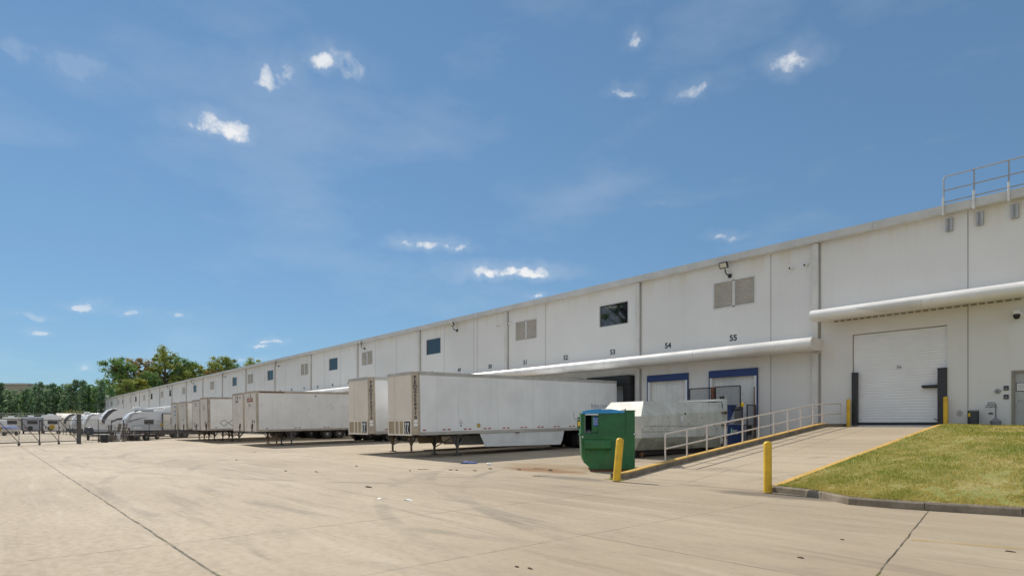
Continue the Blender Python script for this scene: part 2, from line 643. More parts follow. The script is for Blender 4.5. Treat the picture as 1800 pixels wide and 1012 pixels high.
    rib = t.ramp(t.math('ABSOLUTE', t.math('SUBTRACT', ph, 0.5)), 0.40, 0.48, 0, 1)
    c = t.mix(t.math('MULTIPLY', rib, 0.02), c, (0.3, 0.3, 0.3))
    t.bump(t.math('SUBTRACT', 1.0, rib), 0.02, 0.01)
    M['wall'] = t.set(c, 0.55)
    M['joint'] = paint("joint_and_shade_grey", (0.33, 0.32, 0.30), 0.7)
    M['trim'] = paint("gutter_grey", (0.58, 0.575, 0.555), 0.5, 0.12, 0.8, dirt=0.25, dirt_col=(0.33, 0.31, 0.28))
    M['downspout'] = paint("downspout_grey", (0.66, 0.64, 0.60), 0.5, 0.1, 1)
    M['canopy'] = paint("canopy_metal", (0.80, 0.775, 0.74), 0.38, 0.1, 0.6, dirt=0.3, dirt_col=(0.42, 0.36, 0.29))
    M['roof'] = paint("roof_membrane", (0.6, 0.6, 0.58), 0.8)
    M['dark'] = paint("dark_rubber", (0.022, 0.022, 0.024), 0.6, 0.3, 4)
    M['black'] = paint("black_paint", (0.03, 0.03, 0.033), 0.45, 0.25, 5)
    M['shutter'] = paint("roller_door_white", (0.78, 0.78, 0.775), 0.42, 0.05, 0.7, dirt=0.05, streak=0.05, dirt_col=(0.45, 0.40, 0.33))
    M['shutter_dirty'] = paint("roller_door_stained", (0.80, 0.79, 0.75), 0.45, 0.1, 1.0, dirt=0.25, streak=0.3, dirt_col=(0.36, 0.28, 0.18))
    M['louver'] = paint("louver_beige", (0.68, 0.63, 0.555), 0.55, 0.08, 2)
    M['frame'] = paint("window_frame", (0.62, 0.61, 0.59), 0.4, 0.08, 2)
    M['blue'] = paint("dock_blue", (0.02, 0.05, 0.185), 0.5, 0.25, 2, dirt=0.35, dirt_col=(0.06, 0.07, 0.1))
    M['ink'] = paint("number_paint", (0.028, 0.045, 0.06), 0.6)
    M['white_sign'] = paint("sign_white", (0.75, 0.75, 0.74), 0.5, 0.04)
    M['door_grey'] = paint("door_grey", (0.42, 0.42, 0.40), 0.5, 0.1, 2)
    M['frame_brown'] = paint("door_frame_tan", (0.27, 0.24, 0.19), 0.5)

    t = NT("window_glass")
    t.set((0.012, 0.016, 0.02), 0.03, 0.0, 1.0, 0.0)
    t.bsdf.inputs['IOR'].default_value = 1.9
    t.bump(t.noise(t.coords((0.8, 0.8, 0.8)), 1.0, 2), 0.03, 0.05)
    tr = t.n('ShaderNodeBsdfTransparent')
    tr.inputs['Color'].default_value = (0.5, 0.55, 0.55, 1)
    mx = t.n('ShaderNodeMixShader')
    mx.inputs[0].default_value = 0.5
    t.link(t.bsdf.outputs[0], mx.inputs[1])
    t.link(tr.outputs[0], mx.inputs[2])
    t.link(mx.outputs[0], t.nt.nodes['Material Output'].inputs['Surface'])
    M['glass'] = t.mat
    t = NT("ceiling_lamp")
    t.set((0.8, 0.75, 0.6), 0.5)
    t.bsdf.inputs['Emission Color'].default_value = (1.0, 0.85, 0.45, 1)
    t.bsdf.inputs['Emission Strength'].default_value = 1.6
    M['lamp_lit'] = t.mat
    M['rv_glass'] = paint("tinted_glass", (0.012, 0.013, 0.016), 0.22, 0.1)

    # trailers
    def trailer_paint(name, col, rough, dirt, rust=0.0, st=0.25):
        return paint(name, col, rough, 0.07, 0.7, dirt=dirt, dirt_col=(0.40, 0.34, 0.26), streak=st, rust=rust)
    M['van_white'] = trailer_paint("trailer_white_gloss", (0.86, 0.86, 0.85), 0.14, 0.06, 0, 0.12)
    M['van_old'] = trailer_paint("trailer_white_chalky", (0.80, 0.78, 0.74), 0.5, 0.3)
    M['van_rusty'] = trailer_paint("trailer_white_rusting", (0.62, 0.58, 0.53), 0.55, 0.5, 0.55, 0.5)
    M['nose'] = trailer_paint("trailer_nose_beige", (0.74, 0.67, 0.585), 0.5, 0.12, 0, 0.14)
    M['nose_old'] = paint("trailer_nose_weathered", (0.74, 0.70, 0.65), 0.55, 0.12, 1.4, dirt=0.5, dirt_col=(0.33, 0.25, 0.2), streak=0.6)
    M['nose_rail'] = paint("trailer_rail_dirty", (0.45, 0.39, 0.31), 0.5, 0.2, 2.5, dirt=0.6, dirt_col=(0.22, 0.15, 0.09))
    M['rail_rust'] = paint("trailer_rail_rust", (0.42, 0.36, 0.30), 0.6, 0.25, 2.0, dirt=0.5, dirt_col=(0.2, 0.1, 0.06), rust=0.9)
    M['alu'] = paint("aluminium_rail", (0.52, 0.50, 0.46), 0.4, 0.15, 1.5, dirt=0.4, dirt_col=(0.30, 0.24, 0.17), metal=0.3)
    M['under'] = paint("chassis_dark", (0.05, 0.045, 0.042), 0.7, 0.3, 3, dirt=0.5, dirt_col=(0.10, 0.06, 0.04))
    M['gear'] = paint("landing_gear_grey", (0.12, 0.11, 0.105), 0.6, 0.3, 4, dirt=0.6, dirt_col=(0.14, 0.085, 0.055))
    M['gear_tan'] = paint("landing_gear_tan", (0.20, 0.155, 0.115), 0.6, 0.3, 4, dirt=0.6, dirt_col=(0.14, 0.085, 0.055))
    M['skirt'] = paint("side_skirt", (0.76, 0.77, 0.77), 0.45, 0.1, 1, dirt=0.25, dirt_col=(0.35, 0.33, 0.3))
    M['mudflap'] = paint("skirt_tan", (0.36, 0.29, 0.2), 0.7, 0.1, 2)
    M['tyre'] = paint("tyre_rubber", (0.024, 0.023, 0.022), 0.8, 0.3, 6, dirt=0.4, dirt_col=(0.07, 0.06, 0.05))
    M['rim'] = paint("rim_white", (0.48, 0.46, 0.42), 0.45, 0.2, 5, dirt=0.6, dirt_col=(0.2, 0.13, 0.08))
    M['red'] = paint("reflector_red", (0.42, 0.025, 0.03), 0.35)
    M['amber'] = paint("placard_amber", (0.50, 0.36, 0.08), 0.5)
    M['purple'] = paint("lettering_purple", (0.11, 0.045, 0.26), 0.45)
    M['orange'] = paint("lettering_orange", (0.75, 0.2, 0.02), 0.45)
    M['faint'] = paint("lettering_faint", (0.30, 0.31, 0.37), 0.5)
    M['letter_red'] = paint("lettering_red", (0.30, 0.06, 0.04), 0.55, 0.3, 8, dirt=0.6, dirt_col=(0.5, 0.42, 0.38))
    M['letter_grey'] = paint("lettering_grey", (0.22, 0.215, 0.22), 0.6)
    M['stain'] = paint("oil_stain", (0.10, 0.075, 0.06), 0.7, 0.3, 10)

    # dumpster and compactor
    M['green'] = paint("dumpster_green", (0.010, 0.125, 0.036), 0.38, 0.25, 2.2, dirt=0.3, dirt_col=(0.08, 0.15, 0.04), streak=0.3, bump=0.1)
    M['green_low'] = paint("dumpster_green_scuffed", (0.022, 0.15, 0.043), 0.48, 0.3, 2.6, dirt=0.55, dirt_col=(0.15, 0.19, 0.055), streak=0.45, bump=0.15)
    M['lid_blue'] = paint("lid_blue_plastic", (0.03, 0.30, 0.66), 0.4, 0.15, 2)
    M['green_dark'] = paint("dumpster_inside", (0.012, 0.05, 0.03), 0.7, 0.3, 3)
    M['bag'] = paint("bin_bag_grey", (0.10, 0.115, 0.135), 0.3, 0.3, 8, bump=0.6)
    M['rust'] = paint("rusty_steel", (0.17, 0.075, 0.035), 0.85, 0.4, 5)
    M['box_green'] = paint("container_grey_green", (0.58, 0.605, 0.565), 0.45, 0.14, 1.3, dirt=0.35, dirt_col=(0.27, 0.235, 0.16), streak=0.45, rust=0.2, bump=0.1)
    M['box_pale'] = paint("container_sunlit_pale", (0.60, 0.575, 0.51), 0.5, 0.14, 1.2, dirt=0.35, dirt_col=(0.36, 0.30, 0.22), streak=0.2)  # sunlit tone of the container's front and top, put into the colour
    M['box_low'] = paint("container_low_grime", (0.36, 0.37, 0.31), 0.6, 0.3, 1.6, dirt=0.7, dirt_col=(0.2, 0.145, 0.09), streak=0.4)
    M['mint'] = paint("decal_mint", (0.35, 0.75, 0.5), 0.5, 0.05)
    M['decal_white'] = paint("decal_white", (0.7, 0.75, 0.78), 0.5, 0.05)
    M['steel'] = paint("galvanised_steel", (0.42, 0.42, 0.41), 0.45, 0.15, 4, metal=0.4)
    M['rail_white'] = paint("handrail_pale", (0.62, 0.56, 0.51), 0.45, 0.12, 4, dirt=0.25, dirt_col=(0.4, 0.32, 0.25))
    M['roof_rail'] = paint("roof_rail_grey", (0.36, 0.36, 0.37), 0.45, 0.1, 4, metal=0.3)
    M['post_white'] = paint("bracket_white", (0.72, 0.70, 0.67), 0.45)
    M['yellow_tag'] = paint("sign_yellow", (0.80, 0.52, 0.02), 0.5, 0.05)
    M['sign_blue'] = paint("sign_blue", (0.03, 0.09, 0.42), 0.5, 0.05)
    M['lamp_face'] = paint("lamp_lens", (0.62, 0.58, 0.46), 0.3, 0.1)
    M['cam_white'] = paint("camera_white", (0.74, 0.73, 0.71), 0.35, 0.04)

    def wire(name, col, pitch, w, diamond):
        t = NT(name)
        o = t.coords(src='UV')
        sep = t.n('ShaderNodeSeparateXYZ')
        t.link(o, sep.inputs[0])
        u, v = sep.outputs[0], sep.outputs[1]
        if diamond:
            u, v = t.math('ADD', u, v), t.math('SUBTRACT', u, v)
        al = None
        for q in (u, v):
            ph = t.math('ABSOLUTE', t.math('SUBTRACT', t.math('FRACT', t.math('MULTIPLY', q, 1 / pitch)), 0.5))
            k = t.math('LESS_THAN', ph, w / pitch / 2)
            al = k if al is None else t.math('MAXIMUM', al, k)
        t.set(col, 0.5, 0.0)
        t.link(al, t.bsdf.inputs['Alpha'])
        return t.mat
    M['chain'] = wire("chain_link_wire", (0.20, 0.20, 0.20), 0.075, 0.0085, True)
    M['cage'] = wire("cage_wire", (0.035, 0.037, 0.04), 0.05, 0.011, False)

    # plants
    def leaf(name, a, b, rough=0.6, trans=0.25):
        t = NT(name)
        at = t.n('ShaderNodeAttribute')
        at.attribute_name = 'tint'
        oi = t.n('ShaderNodeObjectInfo')
        k = t.math('ADD', at.outputs['Fac'], t.math('MULTIPLY', t.math('SUBTRACT', oi.outputs['Random'], 0.5), 0.35), None, True)
        c = t.mix(k, a, b)
        t.set(c, rough, 0, 0.25)
        t.bsdf.inputs['Subsurface Weight'].default_value = 0
        tr = t.n('ShaderNodeBsdfTranslucent')
        t.link(c, tr.inputs['Color'])
        mx = t.n('ShaderNodeMixShader')
        mx.inputs[0].default_value = trans
        out = t.nt.nodes['Material Output']
        t.link(t.bsdf.outputs[0], mx.inputs[1])
        t.link(tr.outputs[0], mx.inputs[2])
        t.link(mx.outputs[0], out.inputs['Surface'])
        return t.mat
    M['leaf_green'] = leaf("leaves_green", (0.11, 0.21, 0.075), (0.29, 0.43, 0.11), trans=0.4)
    M['leaf_olive'] = leaf("leaves_olive", (0.19, 0.25, 0.065), (0.47, 0.50, 0.11), trans=0.4)
    M['leaf_rust'] = leaf("leaves_turning", (0.21, 0.20, 0.06), (0.50, 0.31, 0.09), trans=0.4)
    M['leaf_yellow'] = leaf("leaves_yellowing", (0.19, 0.24, 0.035), (0.42, 0.40, 0.05), trans=0.4)
    M['needle'] = leaf("pine_needles", (0.135, 0.235, 0.135), (0.34, 0.46, 0.23), 0.6, 0.4)
    M['needle_light'] = leaf("pine_needles_light", (0.10, 0.22, 0.09), (0.28, 0.42, 0.14), 0.6, 0.4)
    M['bark'] = paint("bark", (0.10, 0.08, 0.06), 0.9, 0.3, 3, bump=0.5)
    M['grass'] = leaf("grass_blades", (0.255, 0.295, 0.045), (0.66, 0.49, 0.165), 0.6, 0.4)
    M['scrub'] = leaf("scrub_leaves", (0.14, 0.18, 0.05), (0.42, 0.36, 0.11))
    t = NT("lawn_turf")
    o = t.coords()
    c = t.mix(t.ramp(t.noise(o, 0.55, 6, 0.65), 0.38, 0.66), (0.24, 0.26, 0.055), (0.38, 0.32, 0.12))
    c = t.mix(t.ramp(t.noise(o, 12, 7, 0.7), 0.4, 0.75, 0, 0.7), c, (0.12, 0.09, 0.045))
    t.bump(t.noise(o, 40, 5, 0.7), 0.4, 0.02)
    M['turf'] = t.set(c, 0.95)
    t = NT("rough_ground")
    o = t.coords()
    c = t.mix(t.ramp(t.noise(o, 0.03, 7, 0.65), 0.35, 0.65), (0.07, 0.10, 0.03), (0.2, 0.17, 0.1))
    M['earth'] = t.set(c, 0.95)


make_materials()
WHITE_RV = [paint("rv_white", (0.84, 0.84, 0.83), 0.35, 0.05, 1, streak=0.1), paint("rv_silver", (0.70, 0.71, 0.73), 0.35, 0.06, 1), paint("rv_cream", (0.76, 0.71, 0.62), 0.4, 0.06, 1),
            paint("rv_grey_band", (0.46, 0.47, 0.50), 0.4), paint("rv_dark_band", (0.07, 0.075, 0.085), 0.45), paint("rv_roof", (0.68, 0.65, 0.58), 0.6, 0.1, 1, dirt=0.3)]
RV_W, RV_S, RV_C, RV_G, RV_D, RV_R = WHITE_RV


# ------------------------------------------------------------------ setting: ground
def gz(y):
    """height of the yard: flat, then rising gently to the docks"""
    return 0.0 if y < 15 else 0.02 * (y - 15)


def rz(y):
    """height of the ramp surface"""
    if y < 13.2:
        return 0.004
    if y < 27.2:
        t = (y - 13.2)
        s = 0.1035 * t
        if t < 1.0:
            s *= 0.5 + 0.5 * t
        if t > 12.8:
            s -= 0.1035 * (t - 12.8) ** 2 * 0.2
        return s + 0.004
    return 0.1035 * 14.0 - 0.1035 * 1.44 * 0.2 + 0.004


tag(MB().quad([(-3000, -3000, -0.06), (3000, -3000, -0.06), (3000, 4000, -0.06), (-3000, 4000, -0.06)]).build('ground', M['earth']), kind='structure')
yb = MB()
ys = [-70, 0, 10, 15] + [15 + (W + 0.4 - 15) * i / 6 for i in range(1, 7)]
for i in range(len(ys) - 1):
    yb.quad([(-215, ys[i], gz(ys[i])), (70, ys[i], gz(ys[i])), (70, ys[i + 1], gz(ys[i + 1])), (-215, ys[i + 1], gz(ys[i + 1]))])
tag(yb.build('yard_pavement', M['concrete']), kind='structure')

RX0, RX1 = -10.35, -6.3           # clear width of the ramp
rb = MB()
rys = [13.2 + (W - 13.2) * i / 40 for i in range(41)]
for i in range(40):
    a, b = rys[i], rys[i + 1]
    rb.quad([(RX0, a, rz(a)), (RX1, a, rz(a)), (RX1, b, rz(b)), (RX0, b, rz(b))])
tag(rb.build('ramp', M['concrete'], smooth=True), kind='structure')


def kerb_run(name, x0, x1, y0, y1, lift, n, low, mats):
    mb = MB()
    ya = [y0 + (y1 - y0) * i / n for i in range(n + 1)]
    for i in range(n):
        a, b = ya[i], ya[i + 1]
        za, zb = rz(a) + lift, rz(b) + lift
        e = 0.025
        mb.quad([(x0 + e, a, za), (x1 - e, a, za), (x1 - e, b, zb), (x0 + e, b, zb)], 1)
        mb.quad([(x0, a, za - e), (x0 + e, a, za), (x0 + e, b, zb), (x0, b, zb - e)], 1)
        mb.quad([(x1 - e, a, za), (x1, a, za - e), (x1, b, zb - e), (x1 - e, b, zb)], 1)
        mb.quad([(x0, a, low), (x0, a, za - e), (x0, b, zb - e), (x0, b, low)], 0)
        mb.quad([(x1, a, za - e), (x1, a, low), (x1, b, low), (x1, b, zb - e)], 0)
    for yy in (y0, y1):
        z = rz(yy) + lift
        mb.quad([(x0, yy, low), (x1, yy, low), (x1, yy, z - 0.02), (x0, yy, z - 0.02)], 0)
    return tag(mb.build(name, mats), kind='structure')


kerb_run('ramp_kerb', RX0 - 0.24, RX0, 12.95, 27.4, 0.17, 30, -0.05, [M['kerb'], M['kerb_yellow']])
kerb_run('ramp_end_kerb', RX0 - 0.24, RX0, 27.4, W - 0.02, 0.15, 6, -0.05, [M['kerb'], M['kerb']])
kerb_run('lawn_side_kerb', RX1, RX1 + 0.20, 13.15, 27.9, 0.115, 30, -0.05, [M['kerb'], M['kerb_yellow']])

# kerb along the front of the lawn
path = [(-6.32, 13.20), (-6.07, 13.17), (-5.75, 13.09), (-5.37, 12.99), (-4.95, 12.74), (-4.25, 12.20), (-3.7, 12.22), (-3.07, 12.36), (-1.8, 12.74), (1.5, 13.75), (7, 15.4), (14, 17.5)]


def lawn_front(x):
    for (xa, ya), (xb, yb_) in zip(path, path[1:]):
        if xa <= x <= xb:
            return ya + (yb_ - ya) * (x - xa) / (xb - xa)
    return path[-1][1]


kb = MB()
for i in range(len(path) - 1):
    (xa, ya), (xb, yb_) = path[i], path[i + 1]
    z0, z1, w, e = -0.03, 0.145, 0.17, 0.03
    kb.quad([(xa, ya, z0), (xb, yb_, z0), (xb, yb_ + 0.01, z1 - e), (xa, ya + 0.01, z1 - e)])
    kb.quad([(xa, ya + 0.01, z1 - e), (xb, yb_ + 0.01, z1 - e), (xb, yb_ + e + 0.01, z1), (xa, ya + e + 0.01, z1)])
    kb.quad([(xa, ya + e + 0.01, z1), (xb, yb_ + e + 0.01, z1), (xb, yb_ + w, z1), (xa, ya + w, z1)])
    kb.quad([(xa, ya + w, z1), (xb, yb_ + w, z1), (xb, yb_ + w, z0), (xa, ya + w, z0)])
    if i in (3, 6, 7, 8):          # open joints between kerb stones
        kb.box(xb - 0.006, xb + 0.006, yb_ + 0.004, yb_ + w, 0.0, z1 - 0.012, 1)
kb.quad([(path[0][0], path[0][1], -.03), (path[0][0], path[0][1] + .17, -.03), (path[0][0], path[0][1] + .17, .14), (path[0][0], path[0][1], .115)])
tag(kb.build('lawn_kerb', [M['kerb'], M['black']]), kind='structure')


# lawn: turf sheet plus blades
def lawn_z(x, y):
    f = lawn_front(x) + 0.17
    t = max(0.0, min(1.0, (y - f) / (27.0 - f)))
    edge = rz(y) + 0.11                       # beside the ramp kerb
    base = 0.135 + 1.33 * (t ** 0.92)
    k = max(0.0, min(1.0, (x - (RX1 + 0.2)) / 1.2))
    z = max(edge, 0.135) * (1 - k) + base * k if y > 13.3 else base
    return z + 0.03 * mnoise.noise(Vector((x * 0.7, y * 0.7, 0)))


lb = MB()
lx = [RX1 + 0.19 + i * 0.4 for i in range(44)]
NYL = 44
grid = []
for x in lx:
    f = lawn_front(x) + 0.15
    grid.append([(x, f + (W - 0.02 - f) * (j / NYL), 0) for j in range(NYL + 1)])
for row in grid:
    for j, p in enumerate(row):
        row[j] = (p[0], p[1], lawn_z(p[0], p[1]))
for i in range(len(lx) - 1):
    for j in range(NYL):
        lb.quad([grid[i][j], grid[i + 1][j], grid[i + 1][j + 1], grid[i][j + 1]])
tag(lb.build('lawn', M['turf'], smooth=True), kind='structure')


def tri_mesh(name, verts, tint, mat, npv=3, parent=None):
    """verts: (n*npv,3) array, one face per npv vertices; tint per face"""
    n = len(verts) // npv
    me = bpy.data.meshes.new(name)
    me.vertices.add(len(verts))
    me.vertices.foreach_set('co', np.asarray(verts, dtype=np.float32).ravel())
    me.loops.add(n * npv)
    me.loops.foreach_set('vertex_index', np.arange(n * npv, dtype=np.int32))
    me.polygons.add(n)
    me.polygons.foreach_set('loop_start', np.arange(0, n * npv, npv, dtype=np.int32))
    me.polygons.foreach_set('loop_total', np.full(n, npv, dtype=np.int32))
    at = me.attributes.new('tint', 'FLOAT', 'POINT')
    at.data.foreach_set('value', np.repeat(np.asarray(tint, dtype=np.float32), npv))
    me.materials.append(mat)
    me.update(calc_edges=True)
    me.validate()
    o = bpy.data.objects.new(name, me)
    COL.objects.link(o)
    if parent is not None:
        o.parent = parent
    return o


def build_grass():
    rng = np.random.default_rng(5)
    V, T = [], []
    n = 150000
    xs = rng.uniform(RX1 + 0.2, 4.5, n)
    u = rng.uniform(0, 1, n) ** 1.7
    for i in range(n):
        x = xs[i]
        f = lawn_front(x) + 0.12
        y = f + (W - 0.15 - f) * u[i]
        p = mnoise.noise(Vector((x * 0.55, y * 0.4, 3))) + 0.55 * mnoise.noise(Vector((x * 2.1, y * 1.5, 7))) + 0.35 * mnoise.noise(Vector((x * 6, y * 4, 1)))
        if p > 0.42 and rng.random() < 0.8:
            continue
        z = lawn_z(x, y) - 0.005
        a = rng.uniform(0, math.pi)
        h = rng.uniform(0.025, 0.065) * (1.25 if p < 0 else 0.9)
        w = rng.uniform(0.005, 0.010) * (1 + 0.6 * u[i])
        lx_, ly_ = rng.normal(0, 0.022), rng.normal(0, 0.022)
        ca, sa = math.cos(a) * w, math.sin(a) * w
        V += [(x - ca, y - sa, z), (x + ca, y + sa, z), (x + lx_, y + ly_, z + h)]
        T.append(min(1, max(0, 0.34 + 0.8 * p + rng.normal(0, 0.2))))
    tag(tri_mesh('grass', V, T, M['grass']), kind='stuff')


build_grass()

# faded yellow line
fl = MB()
fa, fb = Vector((-2.40, 9.1, 0.004)), Vector((2.4, 10.55, 0.004))
dv = (fb - fa).normalized()
nv = Vector((-dv.y, dv.x, 0)) * 0.06
fl.quad([fa - nv, fb - nv, fb + nv, fa + nv])
tag(fl.build('faded_yellow_line', M['faded_line']), kind='structure')


# ------------------------------------------------------------------ warehouse
XL, XR = -257.5, 9.0
FL = 1.5                                   # floor level
wh = thing('warehouse', 'long white metal warehouse with numbered loading docks along its wall', 'warehouse', (0, 0, 0))
windows = [-23.94, -44.17, -64.55, -84.8, -100.9, -125.3, -145.8, -165.6, -186.1, -206.5, -227.4, -247]
louvers = [-15.88, -32.07, -56.45, -72.8, -93.2, -113.6, -134, -153.9, -174.5, -194.2, -214.5, -236]
WZ0, WZ1, WW = 7.75, 9.2, 2.36
dock_x = {n: -24.0 - (53 - n) * 4.075 for n in range(14, 54)}
dock_x[55], dock_x[54] = -15.9, -19.93
holes = [(x - WW / 2, x + WW / 2, WZ0, WZ1) for x in windows + louvers]
holes += [(-10.13, -6.55, FL, 5.62), (-4.5, -3.52, FL, 3.6)]
for n, x in dock_x.items():
    holes.append((x - 1.2, x + 1.2, FL, 4.05))


def build_wall():
    xs = sorted({XL, XR} | {h[0] for h in holes} | {h[1] for h in holes})
    mb = MB()
    zt = 10.12
    for xa, xb in zip(xs, xs[1:]):
        hs = sorted([(h[2], h[3]) for h in holes if h[0] <= xa + 1e-4 and h[1] >= xb - 1e-4])
        z = -0.1
        for z0, z1 in hs:
            mb.quad([(xa, W, z), (xb, W, z), (xb, W, z0), (xa, W, z0)])
            z = z1
        mb.quad([(xa, W, z), (xb, W, z), (xb, W, zt), (xa, W, zt)])
    d = 0.22
    for x0, x1, z0, z1 in holes:
        mb.quad([(x0, W, z0), (x0, W + d, z0), (x0, W + d, z1), (x0, W, z1)])
        mb.quad([(x1, W, z0), (x1, W + d, z0), (x1, W + d, z1), (x1, W, z1)])
        mb.quad([(x0, W, z1), (x1, W, z1), (x1, W + d, z1), (x0, W + d, z1)])
        mb.quad([(x0, W, z0), (x1, W, z0), (x1, W + d, z0), (x0, W + d, z0)])
    # dark back sheet so that nothing shines through the openings, end walls
    mb.quad([(XL, W + 0.3, -0.1), (XR, W + 0.3, -0.1), (XR, W + 0.3, zt), (XL, W + 0.3, zt)], 1)
    for x in (XL, XR):
        mb.quad([(x, W, -0.1), (x, W + 80, -0.1), (x, W + 80, zt), (x, W, zt)])
    mb.quad([(XL, W + 80, -0.1), (XR, W + 80, -0.1), (XR, W + 80, zt), (XL, W + 80, zt)])
    # panel joints
    for x in (-5.86, -13.89, -30.03, -37.86, -18.5 + .0):
        if x == -18.5:
            continue
        mb.box(x - 0.018, x + 0.018, W - 0.004, W + 0.01, 0, 10.1, 2)
    for k in range(2, 19):
        for q in (3.9, 8.1):
            x = -22 - 12.2 * k + q
            if any(h[0] - .1 < x < h[1] + .1 for h in holes):
                x += 1.6
            if any(h[0] - .1 < x < h[1] + .1 for h in holes if h[2] < 3):
                continue
            mb.box(x - 0.016, x + 0.016, W - 0.004, W + 0.01, 4.6, 10.1, 2)
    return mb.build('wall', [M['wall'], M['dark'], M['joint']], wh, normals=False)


build_wall()
MB().box(XL - 0.05, XR + 0.05, W + 0.02, W + 80, 10.16, 10.40).build('roof', M['roof'], wh)
g = MB()
prof = [(W - 0.30, 10.12), (W - 0.315, 10.16), (W - 0.33, 10.46), (W - 0.29, 10.46), (W - 0.27, 10.36), (W + 0.1, 10.36), (W + 0.1, 10.12)]
x = XR + .1
segs = []
while x > XL - .1:                     # lengths of gutter, butted with small gaps
    x2 = max(x - 6.1, XL - 0.1)
    segs.append((x2 + 0.012, x))
    x = x2
for a, b in segs:
    g.prism(prof, a, b, 'x')
g.build('roof_gutter', M['trim'], wh)

for i, X in enumerate([-11.7] + [-22.0 - 12.2 * k for k in range(0, 20)]):
    if X < XL:
        break
    m = MB()
    for z0, z1 in (((gz(29) if X < -12 else 1.6), 4.9), (5.62, 10.10)):
        m.box(X - 0.13, X + 0.13, W - 0.17, W - 0.005, z0, z1)
        m.box(X + 0.135, X + 0.21, W - 0.035, W - 0.004, z0, z1, 1)  # dark strip standing in for the shade along the pipe's right side
    for z in (3.0, 4.4, 6.4, 7.9, 9.4):
        m.box(X - 0.15, X + 0.132, W - 0.18, W - 0.006, z, z + 0.05)
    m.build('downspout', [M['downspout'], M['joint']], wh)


def window_part(x):
    f = MB()
    t, y0, y1 = 0.06, W - 0.012, W + 0.16
    a, b = x - WW / 2, x + WW / 2
    f.box(a, a + t, y0, y1, WZ0, WZ1).box(b - t, b, y0, y1, WZ0, WZ1)
    f.box(a + t, b - t, y0, y1, WZ1 - t, WZ1).box(a + t, b - t, y0, y1, WZ0, WZ0 + t)
    o = f.build('window', M['frame'], wh)
    p = MB().box(a + t, b - t, W + 0.07, W + 0.09, WZ0 + t, WZ1 - t).build('pane', M['glass'], o)
    return o


def louver_part(x):
    f = MB()
    t, y0, y1 = 0.06, W - 0.02, W + 0.16
    a, b = x - WW / 2, x + WW / 2
    f.box(a, a + t, y0, y1, WZ0, WZ1).box(b - t, b, y0, y1, WZ0, WZ1)
    f.box(x - 0.07, x + 0.07, y0, y1, WZ0 + t, WZ1 - t)
    for c, d in ((a + t, x - 0.07), (x + 0.07, b - t)):
        f.box(c, d, y0, y1, WZ1 - t, WZ1).box(c, d, y0, y1, WZ0, WZ0 + t)
    o = f.build('louver_vent', M['frame'], wh)
    s = MB()
    n = 15
    h = (WZ1 - WZ0 - 2 * t) / n
    for c, d in ((a + t, x - 0.07), (x + 0.07, b - t)):
        for k in range(n):
            z = WZ0 + t + k * h
            s.quad([(c, W + 0.01, z), (d, W + 0.01, z), (d, W + 0.10, z + h), (c, W + 0.10, z + h)])
            s.quad([(c, W + 0.01, z), (d, W + 0.01, z), (d, W + 0.03, z - 0.012), (c, W + 0.03, z - 0.012)])
        s.quad([(c, W + 0.12, WZ0), (d, W + 0.12, WZ0), (d, W + 0.12, WZ1), (c, W + 0.12, WZ1)])
    s.build('louver_slats', M['louver'], o, normals=False)
    return o


for x in windows:
    window_part(x)
m = MB()
for x, z in ((-24.55, 9.02), (-24.05, 8.97)):
    m.box(x - 0.22, x + 0.22, W + 0.2, W + 0.26, z, z + 0.03)
    m.build('ceiling_lamp', M['lamp_lit'], wh)
    m = MB()
for x in louvers:
    louver_part(x)


def roller(x0, x1, z0, z1, y, pitch=0.11):
    m = MB()
    z = z0
    while z < z1 - 0.001:
        zt = min(z + pitch, z1)
        h = zt - z
        m.quad([(x0, y + 0.004, z), (x1, y + 0.004, z), (x1, y - 0.006, z + h * .18), (x0, y - 0.006, z + h * .18)])
        m.quad([(x0, y - 0.006, z + h * .18), (x1, y - 0.006, z + h * .18), (x1, y - 0.008, z + h * .8), (x0, y - 0.008, z + h * .8)])
        m.quad([(x0, y - 0.008, z + h * .8), (x1, y - 0.008, z + h * .8), (x1, y + 0.004, zt), (x0, y + 0.004, zt)])
        z = zt
    return m


# dock doors with their numbers
for n, x in dock_x.items():
    if n < 36:
        continue
    d = roller(x - 1.2, x + 1.2, FL + 0.03, 4.05, W + 0.14).build('roller_door', M['shutter_dirty'] if n in (54, 55) else M['shutter'], wh)
    if n >= 54:
        hx0, hx1 = (-17.26, -14.54) if n == 55 else (-21.31, -18.56)
        m = MB()
        m.prism([(W - 0.14, 4.06), (W - 0.14, 4.43), (W - 0.01, 4.46), (W - 0.01, 4.06)], hx0, hx1, 'x')
        m.build('dock_header', M['blue'], wh, bevel=0.012)
        for sx in (hx0 + 0.0, hx1 - 0.03):
            MB().box(sx - 0.012, sx + 0.018 + 0.012, W - 0.115, W - 0.01, FL - 0.1, 4.055).build('dock_edge_strip', M['blue'], wh)
        for sx in (hx0 + 0.035, hx1 - 0.195):
            MB().box(sx, sx + 0.15, W - 0.10, W - 0.01, FL - 0.1, 4.055).build('dock_jamb', M['shutter'], wh, bevel=0.01)
    else:
        m = MB()
        m.box(x - 1.72, x + 1.72, W - 0.55, W - 0.01, 3.95, 4.55)
        m.box(x - 1.72, x - 1.22, W - 0.55, W - 0.01, FL - 0.2, 3.945)
        m.box(x + 1.22, x + 1.72, W - 0.55, W - 0.01, FL - 0.2, 3.945)
        m.build('dock_seal', M['dark'], wh, bevel=0.03)
    for s in (-1, 1):
        MB().box(x + s * 0.9 - 0.12, x + s * 0.9 + 0.12, W - 0.1, W - 0.01, FL - 0.5, FL - 0.02).build('dock_bumper', M['dark'], wh)
